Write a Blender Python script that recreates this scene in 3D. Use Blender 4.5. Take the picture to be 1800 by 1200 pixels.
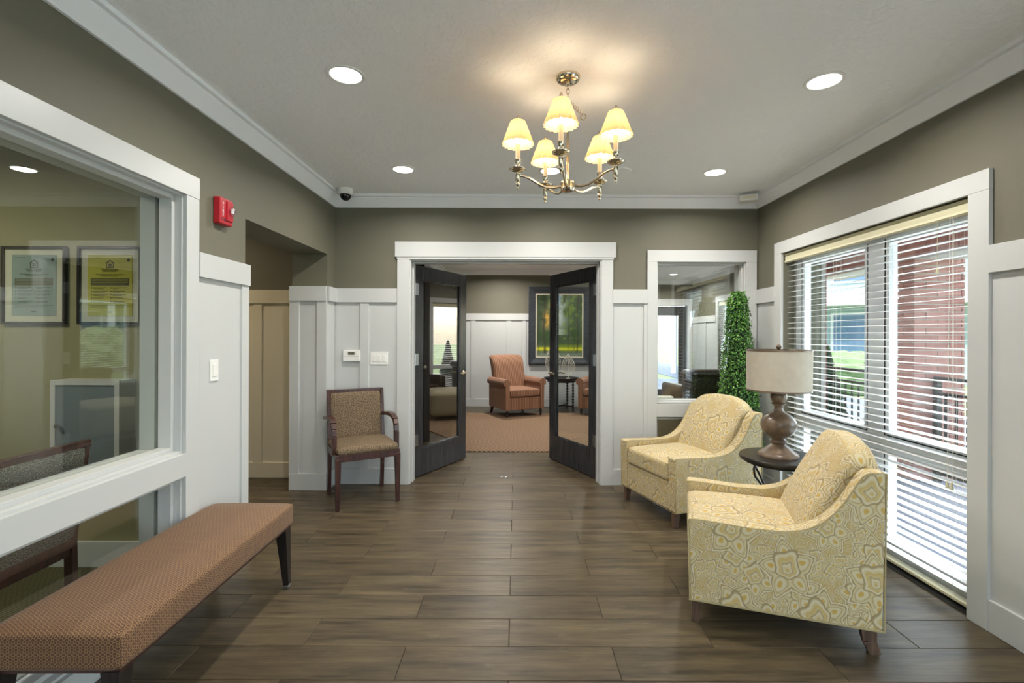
import bpy, bmesh, math, random
import numpy as np
from mathutils import Vector, Matrix, Quaternion
R = math.radians
PI = math.pi
rnd = random.Random(7)
scene = bpy.context.scene
for o in list(bpy.data.objects):
    bpy.data.objects.remove(o)
COL = scene.collection

# ------------------------------------------------------------------ camera, world, lights, exposure
F = 850.0
cam_d = bpy.data.cameras.new('camera')
cam = bpy.data.objects.new('camera', cam_d); COL.objects.link(cam)
cam_d.sensor_width = 36.0
cam_d.lens = F * 36.0 / 1800.0
cam_d.shift_x = (900 - 907) / 1800.0
cam_d.shift_y = (590 - 600) / 1800.0
cam_d.clip_start = 0.05
cam_d.clip_end = 300
cam.matrix_world = Matrix.Translation((0, 0, 1.36)) @ Matrix.Rotation(R(90), 4, 'X') @ Matrix.Rotation(R(0.22), 4, 'Z')
scene.camera = cam

scene.view_settings.view_transform = 'Standard'
scene.view_settings.look = 'None'
scene.view_settings.gamma = 1.0
scene.view_settings.use_curve_mapping = False
scene.view_settings.exposure = 0.50

SKY_STRENGTH = 1.15
SUN_STRENGTH = 5.0
CAN_W = 11.5
SHADE_W = 2.0
world = bpy.data.worlds.new('sky'); scene.world = world
world.use_nodes = True
wt = world.node_tree; wt.nodes.clear()
wo = wt.nodes.new('ShaderNodeOutputWorld'); wb = wt.nodes.new('ShaderNodeBackground')
ws = wt.nodes.new('ShaderNodeTexSky'); ws.sky_type = 'NISHITA'; ws.sun_disc = False
ws.sun_elevation = R(48); ws.sun_rotation = R(60); ws.air_density = 1.0; ws.dust_density = 3.0
wb.inputs['Strength'].default_value = SKY_STRENGTH
wm = wt.nodes.new('ShaderNodeMix'); wm.data_type = 'RGBA'; wm.inputs[0].default_value = .6
wm.inputs[7].default_value = (1.1, 1.1, 1.1, 1); wt.links.new(ws.outputs[0], wm.inputs[6])
wt.links.new(wm.outputs[2], wb.inputs[0]); wt.links.new(wb.outputs[0], wo.inputs[0])

sun_d = bpy.data.lights.new('sun', 'SUN'); sun_d.energy = SUN_STRENGTH; sun_d.angle = R(1.5); sun_d.color = (1, .96, .9)
sun = bpy.data.objects.new('sun', sun_d); COL.objects.link(sun)
sun.rotation_euler = Vector((0.55, 0.42, -0.95)).to_track_quat('-Z', 'Y').to_euler()

def area(name, loc, direction, sx, sy, watts, color=(1, 1, 1), spread=180, shape='RECTANGLE', parent=None):
    d = bpy.data.lights.new(name, 'AREA'); d.energy = watts; d.color = color
    d.shape = shape; d.size = sx; d.size_y = sy; d.spread = R(spread)
    o = bpy.data.objects.new(name, d); COL.objects.link(o)
    o.location = loc; o.rotation_euler = Vector(direction).to_track_quat('-Z', 'Z').to_euler()
    if parent is not None: o.parent = parent
    return o
DAY = (0.80, 0.90, 1.0)
# added area lamps boosting window daylight; unseen entrance lamp made up for ambient light
area('entrance_fill', (0.3, -2.9, 1.35), (0, 1, 0.10), 3.0, 2.1, 34, (.86, .94, 1.0))
area('daylight_near_window', (2.62, 0.6, .85), (-1, 0, .25), 1.9, 1.5, 46, (.70, .85, 1.0))
area('daylight_tall_window', (2.62, 3.17, .75), (-1, 0, .35), 1.7, 1.4, 32, (.76, .88, 1.0))

# ------------------------------------------------------------------ materials
def lin(c):
    return tuple((x / 255 / 12.92) if x / 255 <= .04045 else ((x / 255 + .055) / 1.055) ** 2.4 for x in c[:3]) + (1.0,)

class NT:
    def __init__(s, name):
        s.m = bpy.data.materials.new(name); s.m.use_nodes = True
        s.t = s.m.node_tree; s.t.nodes.clear()
        s.out = s.t.nodes.new('ShaderNodeOutputMaterial')
    def n(s, typ, ins=None, **kw):
        nd = s.t.nodes.new(typ)
        for k, v in kw.items(): setattr(nd, k, v)
        for k, v in (ins or {}).items(): s.set(nd.inputs[k], v)
        return nd
    def set(s, sock, v):
        if isinstance(v, bpy.types.NodeSocket): s.t.links.new(v, sock)
        elif isinstance(v, bpy.types.Node): s.t.links.new(v.outputs[0], sock)
        else: sock.default_value = v
    def math(s, op, a, b=0.0, c=None):
        ins = {0: a, 1: b}
        if c is not None: ins[2] = c
        return s.n('ShaderNodeMath', ins, operation=op).outputs[0]
    def mix(s, f, a, b):
        nd = s.n('ShaderNodeMix', data_type='RGBA')
        s.set(nd.inputs[0], f); s.set(nd.inputs[6], a); s.set(nd.inputs[7], b)
        return nd.outputs[2]
    def ramp(s, f, stops, interp='LINEAR'):
        nd = s.n('ShaderNodeValToRGB', {0: f}); cr = nd.color_ramp; cr.interpolation = interp
        while len(cr.elements) < len(stops): cr.elements.new(.5)
        for e, (p, c) in zip(cr.elements, stops):
            e.position = p; e.color = c if len(c) == 4 else lin(c)
        return nd.outputs[0]
    def coord(s, kind='Object', scale=(1, 1, 1), loc=(0, 0, 0), rot=(0, 0, 0)):
        tc = s.n('ShaderNodeTexCoord')
        mp = s.n('ShaderNodeMapping', {0: tc.outputs[kind], 'Scale': scale, 'Location': loc, 'Rotation': rot})
        return mp.outputs[0]
    def noise(s, vec, scale=5, detail=3, rough=.5, out=0):
        return s.n('ShaderNodeTexNoise', {'Vector': vec, 'Scale': scale, 'Detail': detail, 'Roughness': rough}).outputs[out]
    def bsdf(s, color, rough=.5, metal=0, bump=None, bs=.2, bd=.01, **kw):
        p = s.n('ShaderNodeBsdfPrincipled')
        s.set(p.inputs['Base Color'], color); s.set(p.inputs['Roughness'], rough); s.set(p.inputs['Metallic'], metal)
        for k, v in kw.items(): s.set(p.inputs[k.replace('_', ' ')], v)
        if bump is not None:
            b = s.n('ShaderNodeBump', {'Height': bump, 'Strength': bs, 'Distance': bd})
            s.t.links.new(b.outputs[0], p.inputs['Normal'])
        s.t.links.new(p.outputs[0], s.out.inputs[0])
        return p

def paint(name, c, rough=.5, var=.04, bump=0, bscale=60, metal=0, **kw):
    t = NT(name)
    v = t.coord('Object')
    a = lin(c); b = tuple(min(1, x * (1 - var)) for x in a[:3]) + (1,)
    col = t.mix(t.noise(v, 3.1, 4), a, b)
    bp = t.noise(v, bscale, 3) if bump else None
    t.bsdf(col, rough, metal, bp, bump or .1, .003, **kw)
    return t.m

M = {}
M['wall'] = paint('taupe_wall_paint', (106, 103, 87), .62, .05, .25, 220)
M['wall_office'] = paint('khaki_wall_paint', (142, 138, 104), .62, .05, .2, 220)
M['white'] = paint('white_trim_paint', (196, 197, 195), .36, .02)
M['crown'] = paint('crown_lifted_white', (242, 244, 246), .5, .01)  # trim white lightened to make up for weak light on the crown
M['hallwhite'] = paint('cream_trim_paint', (222, 212, 188), .4, .02)
M['plastic'] = paint('white_plastic', (232, 231, 226), .35, .01)
M['ivory'] = paint('ivory_plastic', (224, 216, 190), .45, .02)
M['blackmetal'] = paint('black_metal', (28, 27, 28), .45, .1)
M['chrome'] = paint('polished_nickel', (214, 203, 180), .13, .05, metal=1)
M['steel'] = paint('brushed_steel', (190, 193, 196), .34, .05, metal=1)
M['red'] = paint('red_alarm_plastic', (176, 28, 42), .35, .03)
M['darkglass'] = paint('smoked_dome', (16, 17, 20), .08, .02)
M['black'] = paint('black_rubber', (22, 22, 22), .6, .05)
M['vinyl'] = paint('white_window_vinyl', (238, 240, 242), .35, .01)
M['blind'] = paint('blind_slat_white', (222, 223, 222), .42, .01, Subsurface_Weight=0.0)
M['blindrail'] = paint('blind_rail_cream', (200, 195, 164), .45, .02)
M['cord'] = paint('cord_white', (235, 232, 222), .7, .02)
M['cabinet_grey'] = paint('grey_cabinet_paint', (120, 130, 136), .4, .03)
M['cabinet_dark'] = paint('dark_stained_cabinet', (40, 34, 29), .5, .2)
M['concrete'] = paint('porch_concrete', (116, 124, 142), .85, .12, .3, 40)
M['lawn'] = paint('lawn_grass', (150, 168, 116), .95, .35, .6, 90)
M['siding'] = paint('pale_siding', (222, 224, 222), .7, .03)
M['siding_teal'] = paint('grey_green_siding', (160, 178, 178), .7, .05)
M['roof'] = paint('grey_shingle_roof', (110, 112, 116), .9, .2)
M['paneblue'] = paint('far_window_glass', (96, 122, 150), .1, .1)
M['carpaint'] = paint('parked_car_paint', (92, 108, 132), .2, .05)
M['mortar'] = paint('pale_mortar', (214, 208, 202), .9, .08, .3, 200)
M['gold'] = paint('frame_liner_champagne', (208, 200, 176), .4, .1)
M['silverleaf'] = paint('pale_silver_metal', (226, 220, 204), .35, .15, .2, 80, metal=.55)
M['paper_blue'] = paint('pale_blue_paper', (150, 168, 172), .8, .02)
M['paper_yellow'] = paint('yellow_paper', (214, 204, 92), .8, .02)
M['matboard'] = paint('white_mat_board', (226, 220, 206), .8, .02)
M['ink'] = paint('black_ink', (30, 30, 28), .8, .02)
M['inksoft'] = paint('grey_ink', (92, 92, 74), .8, .02)
M['white_block'] = paint('reflection_white', (236, 232, 220), .6, .02)

def ceiling_mat():
    t = NT('knockdown_ceiling')
    v = t.coord('Object')
    n1 = t.noise(v, 26, 5, .62)
    b = t.ramp(n1, [(0.42, (0, 0, 0, 1)), (0.56, (1, 1, 1, 1))])
    col = t.mix(t.noise(v, 1.2, 3), lin((247, 248, 248)), lin((242, 243, 243)))
    t.bsdf(col, .75, 0, b, .4, .006)
    return t.m
M['ceiling'] = ceiling_mat()

def wood(name, c1, c2, rough=.35, sx=1.5, sy=22, axis=0, bump=.1):
    t = NT(name)
    sc = [sy, sy, sy]; sc[axis] = sx
    v = t.coord('Object', tuple(sc))
    n1 = t.noise(v, 2.0, 6, .6)
    col = t.ramp(n1, [(.30, c1), (.66, c2)])
    t.bsdf(col, rough, 0, n1, bump, .002)
    return t.m
M['mahogany'] = wood('dark_mahogany', (38, 22, 20), (78, 46, 38), .28, axis=2)
M['legwood'] = wood('weathered_leg_wood', (58, 42, 34), (112, 88, 72), .4, axis=2)
M['espresso'] = wood('espresso_wood', (20, 17, 16), (40, 34, 31), .32, axis=2)
M['doorwood'] = wood('dark_door_stain', (38, 39, 41), (62, 62, 64), .22, axis=2)
M['lampwood'] = wood('turned_lamp_wood', (84, 68, 54), (128, 108, 88), .3, 9, 9, axis=2)
M['paintframe'] = wood('charcoal_picture_frame', (34, 38, 44), (60, 64, 70), .35, axis=0)

def tile_mat(name='wood_look_tile', far=False):
    t = NT(name)
    tc = t.n('ShaderNodeTexCoord')
    oi = t.n('ShaderNodeObjectInfo')
    off = t.n('ShaderNodeVectorMath', {0: (37.0, 11.0, 5.0)}, operation='SCALE')
    t.set(off.inputs['Scale'], oi.outputs['Random'])
    add = t.n('ShaderNodeVectorMath', {0: tc.outputs['Object'], 1: off.outputs[0]}, operation='ADD')
    m1 = t.n('ShaderNodeMapping', {0: add.outputs[0], 'Scale': (1.3, 12, 1)}).outputs[0]
    m2 = t.n('ShaderNodeMapping', {0: add.outputs[0], 'Scale': (3.0, 70, 1)}).outputs[0]
    m3 = t.n('ShaderNodeMapping', {0: add.outputs[0], 'Scale': (5.0, 14, 1)}).outputs[0]
    n1 = t.noise(m1, 1.6, 5, .62); n2 = t.noise(m2, 2.0, 4, .6); n3 = t.noise(m3, 1.5, 5, .7)
    base = t.ramp(n1, [(.30, (48, 42, 33)), (.46, (80, 70, 54)), (.70, (104, 91, 70))])
    c2 = t.mix(t.math('MULTIPLY', t.ramp(n2, [(.4, (0, 0, 0, 1)), (.62, (1, 1, 1, 1))]), .38), base, lin((64, 55, 43)))
    # pale sawn patches
    c3 = t.mix(t.math('MULTIPLY', t.ramp(n3, [(.56, (0, 0, 0, 1)), (.72, (1, 1, 1, 1))]), .35), c2, lin((114, 102, 80)))
    hue = t.n('ShaderNodeHueSaturation', {'Color': c3, 'Saturation': 1.05})
    t.set(hue.inputs['Value'], t.math('ADD', t.math('MULTIPLY', oi.outputs['Random'], .22), .86))
    col = hue.outputs[0]
    if far:
        bt = t.n('ShaderNodeTexBrick', {'Vector': tc.outputs['Object'], 'Scale': 1.0, 'Mortar Size': .004, 'Brick Width': .90, 'Row Height': .2086})
        t.set(bt.inputs['Color1'], lin((255, 255, 255))); t.set(bt.inputs['Color2'], lin((225, 225, 225))); t.set(bt.inputs['Mortar'], lin((120, 120, 120)))
        mm = t.n('ShaderNodeMix', data_type='RGBA', blend_type='MULTIPLY'); t.set(mm.inputs[0], 1.0)
        t.set(mm.inputs[6], col); t.set(mm.inputs[7], bt.outputs[0]); col = mm.outputs[2]
    rg = t.math('ADD', t.math('MULTIPLY', n2, .18), .27)
    t.bsdf(col, rg, 0, n2, .22, .002, Specular_IOR_Level=.30)
    return t.m
M['tile'] = tile_mat()
M['tilefar'] = tile_mat('wood_look_tile_far', True)
M['grout'] = paint('dark_grout', (58, 52, 45), .9, .1)

def glass_mat(name, tint=(.96, .985, .975), base=.07, scale=1.0):
    t = NT(name)
    lw = t.n('ShaderNodeLayerWeight', {'Blend': .5})
    f = t.math('POWER', lw.outputs['Facing'], 5.0)
    f = t.math('ADD', t.math('MULTIPLY', f, (1 - base)), base)
    f = t.math('MULTIPLY', f, scale)
    tr = t.n('ShaderNodeBsdfTransparent', {0: tuple(tint) + (1,)})
    gl = t.n('ShaderNodeBsdfGlossy', {'Roughness': 0.0, 'Color': (1, 1, 1, 1)})
    mx = t.n('ShaderNodeMixShader', {0: f, 1: tr.outputs[0], 2: gl.outputs[0]})
    t.t.links.new(mx.outputs[0], t.out.inputs[0])
    return t.m
M['glass'] = glass_mat('clear_glass')
M['glass_tint'] = glass_mat('tinted_reflective_glass', (.55, .55, .52), .32)
M['lens'] = glass_mat('strobe_lens', (.95, .95, 1), .2)

def emis(name, c, s):
    t = NT(name)
    e = t.n('ShaderNodeEmission', {0: tuple(c) + (1,), 1: s})
    t.t.links.new(e.outputs[0], t.out.inputs[0]); return t.m
M['can_glow'] = emis('downlight_lens_glow', (1, .97, .9), 7)
M['bulb'] = emis('bulb_glow', (1, .86, .62), 9)

def shade_mat(name, c, tr=.5):
    t = NT(name)
    v = t.coord('UV')
    d = t.n('ShaderNodeBsdfDiffuse', {0: lin(c)})
    tl = t.n('ShaderNodeBsdfTranslucent', {0: lin(c)})
    mx = t.n('ShaderNodeMixShader', {0: tr, 1: d.outputs[0], 2: tl.outputs[0]})
    t.t.links.new(mx.outputs[0], t.out.inputs[0]); return t.m
M['silk'] = shade_mat('pleated_silk_shade', (236, 204, 156), .20)
def linen():
    t = NT('linen_drum_shade')
    v = t.coord('Object')
    col = t.mix(t.noise(v, 22, 3), lin((226, 219, 205)), lin((208, 200, 184)))
    d = t.n('ShaderNodeBsdfDiffuse', {0: col}); tl = t.n('ShaderNodeBsdfTranslucent', {0: col})
    mx = t.n('ShaderNodeMixShader', {0: .3, 1: d.outputs[0], 2: tl.outputs[0]})
    t.t.links.new(mx.outputs[0], t.out.inputs[0]); return t.m
M['linen'] = linen()

def lattice(t, uv, n, hexo=True):
    """cell-local polar coordinates of an offset lattice, n cells per metre -> r, theta, cellx, celly"""
    sp = t.n('ShaderNodeSeparateXYZ', {0: uv})
    x = t.math('MULTIPLY', sp.outputs[0], n); y = t.math('MULTIPLY', sp.outputs[1], n * (1.1547 if hexo else 1))
    row = t.math('FLOOR', y)
    if hexo: x = t.math('ADD', x, t.math('MULTIPLY', t.math('MODULO', row, 2.0), .5))
    fx = t.math('SUBTRACT', t.math('FRACT', x), .5); fy = t.math('SUBTRACT', t.math('FRACT', y), .5)
    r = t.math('SQRT', t.math('ADD', t.math('MULTIPLY', fx, fx), t.math('MULTIPLY', fy, fy)))
    th = t.math('ARCTAN2', fy, fx)
    return r, th, fx, fy

def bench_mat():
    t = NT('floral_dot_upholstery')
    uv = t.coord('UV')
    r, th, fx, fy = lattice(t, uv, 60)
    k = t.math('MULTIPLY', r, t.math('ADD', t.math('MULTIPLY', t.math('COSINE', t.math('MULTIPLY', th, 6)), -.16), 1.0))
    c = t.ramp(k, [(0, (140, 100, 66)), (.06, (140, 100, 66)), (.10, (82, 48, 32)), (.27, (98, 58, 38)), (.32, (168, 130, 84)), (.41, (174, 138, 92)), (.47, (134, 92, 58)), (.60, (84, 50, 34))])
    c = t.mix(t.math('MULTIPLY', t.noise(uv, 3, 3), .2), c, lin((124, 86, 56)))
    c = t.n('ShaderNodeHueSaturation', {'Color': c, 'Saturation': 1.0, 'Value': .68}).outputs[0]
    t.bsdf(c, .8, 0, k, .2, .002, Sheen_Weight=.1)
    return t.m
M['bench'] = bench_mat()

def carpet_mat():
    t = NT('terracotta_lattice_carpet')
    uv = t.coord('UV', rot=(0, 0, R(45)))
    r, th, fx, fy = lattice(t, uv, 12.5, False)
    d = t.math('MULTIPLY', r, t.math('ADD', t.math('MULTIPLY', t.math('COSINE', t.math('MULTIPLY', th, 4)), .3), 1.0))
    c = t.ramp(d, [(0, (206, 182, 138)), (.13, (196, 168, 124)), (.19, (98, 60, 42)), (.38, (124, 80, 56)), (.46, (190, 160, 116)), (.6, (160, 124, 86))])
    n = t.noise(t.coord('UV'), 260, 2)
    c = t.mix(t.math('MULTIPLY', n, .2), c, lin((140, 98, 70)))
    c = t.n('ShaderNodeHueSaturation', {'Color': c, 'Saturation': .92, 'Value': .66}).outputs[0]
    t.bsdf(c, .95, 0, n, .5, .004)
    return t.m
M['carpet'] = carpet_mat()

def office_carpet():
    t = NT('olive_striped_carpet')
    uv = t.coord('UV', rot=(0, 0, R(28)))
    sp = t.n('ShaderNodeSeparateXYZ', {0: uv})
    w = t.math('SINE', t.math('MULTIPLY', sp.outputs[0], 260))
    c = t.ramp(t.math('ADD', t.math('MULTIPLY', w, .4), .5), [(.2, (52, 50, 34)), (.8, (92, 88, 58))])
    t.bsdf(c, .95, 0, t.noise(uv, 300, 2), .4, .004)
    return t.m
M['officecarpet'] = office_carpet()

def stripe_mat():
    t = NT('striped_orange_upholstery')
    uv = t.coord('UV')
    sp = t.n('ShaderNodeSeparateXYZ', {0: uv})
    w = t.math('SINE', t.math('MULTIPLY', sp.outputs[0], 2 * PI / .030))
    c = t.ramp(t.math('ADD', t.math('MULTIPLY', w, .5), .5), [(.0, (106, 68, 46)), (.45, (124, 80, 56)), (.8, (152, 110, 82)), (1, (164, 126, 98))])
    c = t.mix(t.math('MULTIPLY', t.noise(uv, 140, 2), .35), c, lin((136, 94, 64)))
    t.bsdf(c, .8, 0, w, .12, .002, Sheen_Weight=.1)
    return t.m
M['stripe'] = stripe_mat()

def speckle(name, c1, c2, c3, sc=140):
    t = NT(name)
    uv = t.coord('UV')
    vo = t.n('ShaderNodeTexVoronoi', {'Vector': uv, 'Scale': sc, 'Randomness': .9}, voronoi_dimensions='2D', feature='F1')
    n = t.noise(uv, sc * .9, 3, .6)
    c = t.ramp(n, [(.38, c1), (.5, c2), (.62, c3)])
    t.bsdf(c, .85, 0, vo.outputs[0], .3, .003)
    return t.m
M['guestfab'] = speckle('brown_fleck_upholstery', (62, 48, 36), (104, 86, 64), (146, 126, 98), 150)
M['officefab'] = speckle('grey_fleck_upholstery', (44, 42, 38), (84, 80, 72), (138, 132, 118), 200)

def leather(name, c1, c2, rough=.3):
    t = NT(name)
    v = t.coord('Object')
    n = t.noise(v, 6, 4); b = t.noise(v, 160, 3)
    t.bsdf(t.mix(n, lin(c1), lin(c2)), rough, 0, b, .15, .002)
    return t.m
M['leather'] = leather('espresso_leather', (36, 28, 23), (62, 50, 42))
M['suede'] = leather('taupe_suede', (140, 130, 102), (164, 152, 124), .75)
M['pillow'] = leather('taupe_pillow', (120, 110, 98), (96, 86, 76), .85)

def paisley():
    t = NT('gold_paisley_upholstery')
    mt = t.math
    uv = t.coord('UV')
    nz = t.n('ShaderNodeTexNoise', {'Vector': uv, 'Scale': 15.0, 'Detail': 2.0})
    off = t.n('ShaderNodeVectorMath', {0: nz.outputs['Color'], 1: (.5, .5, .5)}, operation='SUBTRACT')
    off2 = t.n('ShaderNodeVectorMath', {0: off.outputs[0]}, operation='SCALE'); off2.inputs['Scale'].default_value = .027
    uvd = t.n('ShaderNodeVectorMath', {0: uv, 1: off2.outputs[0]}, operation='ADD').outputs[0]
    def ring(x, at, w):            # 1 on |x-at|<w
        return mt('LESS_THAN', mt('ABSOLUTE', mt('SUBTRACT', x, at)), w)
    def layer(c, scale, rand, nmin, R0, la, lb, seed):
        sc = t.n('ShaderNodeMapping', {0: uvd, 'Scale': (scale, scale * .86, 1), 'Location': (seed, seed * 1.7, 0)}).outputs[0]
        vo = t.n('ShaderNodeTexVoronoi', {'Vector': sc, 'Scale': 1.0, 'Randomness': rand}, voronoi_dimensions='2D', feature='F1')
        loc = t.n('ShaderNodeVectorMath', {0: sc, 1: vo.outputs['Position']}, operation='SUBTRACT').outputs[0]
        sp = t.n('ShaderNodeSeparateXYZ', {0: loc}); x, y = sp.outputs[0], sp.outputs[1]
        cs = t.n('ShaderNodeSeparateColor', {0: vo.outputs['Color']}); ra, rb = cs.outputs[0], cs.outputs[1]
        r = mt('SQRT', mt('ADD', mt('MULTIPLY', x, x), mt('MULTIPLY', y, y)))
        n = mt('ADD', mt('FLOOR', mt('MULTIPLY', ra, 3.0)), float(nmin))
        th = mt('ADD', mt('DIVIDE', mt('ARCTAN2', x, y), 2 * PI), mt('MULTIPLY', rb, .2))
        seg = mt('SUBTRACT', mt('FRACT', mt('ADD', mt('MULTIPLY', th, n), .5)), .5)
        a = mt('MULTIPLY', mt('DIVIDE', seg, n), 2 * PI)
        px = mt('SUBTRACT', mt('MULTIPLY', r, mt('COSINE', a)), R0); py = mt('MULTIPLY', r, mt('SINE', a))
        wd = mt('MAXIMUM', mt('SUBTRACT', lb, mt('MULTIPLY', px, .45)), .02)      # petals taper to a point
        ex = mt('DIVIDE', px, la); ey = mt('DIVIDE', py, wd)
        e = mt('SQRT', mt('ADD', mt('MULTIPLY', ex, ex), mt('MULTIPLY', ey, ey)))
        inside = mt('LESS_THAN', e, 1.0)
        fill = t.ramp(e, [(0, (198, 172, 108)), (.22, (204, 180, 120)), (.30, (214, 206, 176)), (.52, (212, 202, 170)), (.60, (168, 154, 120)), (.66, (204, 190, 150)), (.84, (212, 202, 170)), (.92, (160, 146, 114)), (1, (152, 138, 108))])
        c = t.mix(inside, c, fill)
        halo = mt('MULTIPLY', ring(e, 1.14, .07), .8); c = t.mix(halo, c, lin((224, 218, 194)))
        halo = mt('MULTIPLY', ring(e, 1.30, .05), .6); c = t.mix(halo, c, lin((150, 134, 100)))
        # teardrop heart
        k = mt('DIVIDE', mt('MULTIPLY', r, mt('ADD', mt('ADD', mt('MULTIPLY', mt('COSINE', mt('MULTIPLY', th, 2 * PI)), -.38), 1.0), mt('MULTIPLY', mt('COSINE', mt('MULTIPLY', th, 10 * PI)), .10))), R0 * .74)
        heart = t.ramp(k, [(0, (184, 164, 112)), (.12, (206, 190, 146)), (.28, (218, 210, 182)), (.36, (164, 150, 118)), (.44, (204, 190, 148)), (.58, (200, 178, 122)), (.66, (206, 194, 156)), (.80, (220, 212, 184)), (.90, (164, 150, 118)), (1, (154, 140, 110))])
        c = t.mix(mt('LESS_THAN', k, 1.0), c, heart)
        return c
    # ground: fine scrolls on tan
    sc = t.n('ShaderNodeMapping', {0: uvd, 'Scale': (26, 26, 1)}).outputs[0]
    vo = t.n('ShaderNodeTexVoronoi', {'Vector': sc, 'Scale': 1.0, 'Randomness': 1.0}, voronoi_dimensions='2D', feature='F1')
    fr = mt('FRACT', mt('MULTIPLY', vo.outputs['Distance'], 3.4))
    c = t.ramp(fr, [(0, (198, 184, 144)), (.40, (206, 194, 158)), (.52, (170, 150, 106)), (.62, (202, 188, 148)), (.85, (188, 166, 110)), (1, (198, 184, 144))])
    c = layer(c, 10.5, .8, 5, .27, .22, .16, 3.3)
    c = layer(c, 5.6, .8, 5, .28, .23, .165, 7.7)
    c = layer(c, 4.0, .7, 5, .27, .20, .15, 0.0)
    w = t.noise(t.coord('UV', (900, 300, 1)), 1.0, 1)
    c = t.mix(mt('MULTIPLY', w, .22), c, lin((178, 160, 112)))
    hs = t.n('ShaderNodeHueSaturation', {'Color': c, 'Hue': .491, 'Saturation': 1.20, 'Value': .87}); c = hs.outputs[0]
    t.bsdf(c, .75, 0, w, .2, .001, Sheen_Weight=.1)
    return t.m
M['paisley'] = paisley()
M['piping'] = paint('gold_piping', (170, 154, 112), .8, .1)

def leaf_mat():
    t = NT('boxwood_leaves')
    g = t.n('ShaderNodeNewGeometry')
    c = t.ramp(g.outputs['Random Per Island'], [(0, (34, 66, 24)), (.4, (60, 108, 38)), (.75, (96, 150, 58)), (1, (146, 190, 92))])
    p = t.n('ShaderNodeBsdfPrincipled', {'Base Color': c, 'Roughness': .45})
    tl = t.n('ShaderNodeBsdfTranslucent', {0: c})
    mx = t.n('ShaderNodeMixShader', {0: .22, 1: p.outputs[0], 2: tl.outputs[0]})
    t.t.links.new(mx.outputs[0], t.out.inputs[0]); return t.m
M['leaf'] = leaf_mat()
M['foliage'] = paint('hedge_leaves', (132, 156, 108), .8, .4, .5, 30)
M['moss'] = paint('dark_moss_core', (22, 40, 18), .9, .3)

def brick_mat(name='red_brick'):
    t = NT(name)
    oi = t.n('ShaderNodeObjectInfo'); v = t.coord('Object')
    c = t.ramp(oi.outputs['Random'], [(0, (166, 104, 96)), (.5, (186, 122, 112)), (1, (200, 140, 130))])
    c = t.mix(t.math('MULTIPLY', t.noise(v, 30, 4), .4), c, lin((210, 168, 158)))
    t.bsdf(c, .85, 0, t.noise(v, 120, 4), .4, .003)
    return t.m
M['brick'] = brick_mat()

# ------------------------------------------------------------------ geometry helpers
def box(bm, x0, x1, y0, y1, z0, z1):
    vs = [bm.verts.new((x, y, z)) for x in (x0, x1) for y in (y0, y1) for z in (z0, z1)]
    for f in ((0, 1, 3, 2), (4, 6, 7, 5), (0, 4, 5, 1), (2, 3, 7, 6), (0, 2, 6, 4), (1, 5, 7, 3)):
        bm.faces.new([vs[i] for i in f])
    return vs

def ext(bm, pts, vec):
    a = [bm.verts.new(p) for p in pts]; v = Vector(vec)
    b = [bm.verts.new(Vector(p) + v) for p in pts]
    n = len(pts)
    bm.faces.new(a); bm.faces.new(list(reversed(b)))
    for i in range(n): bm.faces.new((a[i], b[i], b[(i + 1) % n], a[(i + 1) % n]))

def beam(bm, p0, p1, w0, d0, w1=None, d1=None, up=(0, 1, 0)):
    """tapered bar from p0 to p1; w across, d along 'up' projected"""
    w1 = w0 if w1 is None else w1; d1 = d0 if d1 is None else d1
    p0 = Vector(p0); p1 = Vector(p1); ax = (p1 - p0).normalized()
    upv = Vector(up); s = ax.cross(upv).normalized(); u = s.cross(ax).normalized()
    vs = []
    for p, w, d in ((p0, w0, d0), (p1, w1, d1)):
        for a, b in ((-1, -1), (1, -1), (1, 1), (-1, 1)):
            vs.append(bm.verts.new(p + s * a * w / 2 + u * b * d / 2))
    bm.faces.new(vs[3::-1]); bm.faces.new(vs[4:])
    for i in range(4):
        j = (i + 1) % 4; bm.faces.new((vs[i], vs[j], vs[4 + j], vs[4 + i]))

def lathe(bm, prof, seg=24, c=(0, 0, 0), axis='Z'):
    rings = []
    for r, z in prof:
        ring = []
        for i in range(seg):
            a = 2 * PI * i / seg
            p = (r * math.cos(a), r * math.sin(a), z)
            if axis == 'Y': p = (p[0], z, p[1])
            if axis == 'X': p = (z, p[0], p[1])
            ring.append(bm.verts.new((c[0] + p[0], c[1] + p[1], c[2] + p[2])))
        rings.append(ring)
    for k in range(len(rings) - 1):
        for i in range(seg):
            j = (i + 1) % seg
            bm.faces.new((rings[k][i], rings[k][j], rings[k + 1][j], rings[k + 1][i]))
    if prof[0][0] > 1e-5: bm.faces.new(rings[0][::-1])
    if prof[-1][0] > 1e-5: bm.faces.new(rings[-1])

def tube(bm, pts, r, seg=8, closed=False, flat=1.0):
    pts = [Vector(p) for p in pts]; n = len(pts)
    rad = r if isinstance(r, (list, tuple)) else [r] * n
    rings = []; prev = None
    for i, p in enumerate(pts):
        a = pts[(i - 1) % n] if (closed or i > 0) else pts[i]
        b = pts[(i + 1) % n] if (closed or i < n - 1) else pts[i]
        t = (b - a).normalized()
        if prev is None:
            u = t.orthogonal().normalized()
            if abs(t.x) < .9: u = (Vector((1, 0, 0)) - t * t.x).normalized()
        else: u = (prev - t * prev.dot(t)).normalized()
        prev = u; w = t.cross(u)
        rings.append([bm.verts.new(p + (u * math.cos(q) + w * math.sin(q) * flat) * rad[i]) for q in (2 * PI * k / seg for k in range(seg))])
    m = n if closed else n - 1
    for i in range(m):
        A = rings[i]; B = rings[(i + 1) % n]
        for k in range(seg): bm.faces.new((A[k], A[(k + 1) % seg], B[(k + 1) % seg], B[k]))
    if not closed:
        bm.faces.new(rings[0][::-1]); bm.faces.new(rings[-1])

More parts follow.
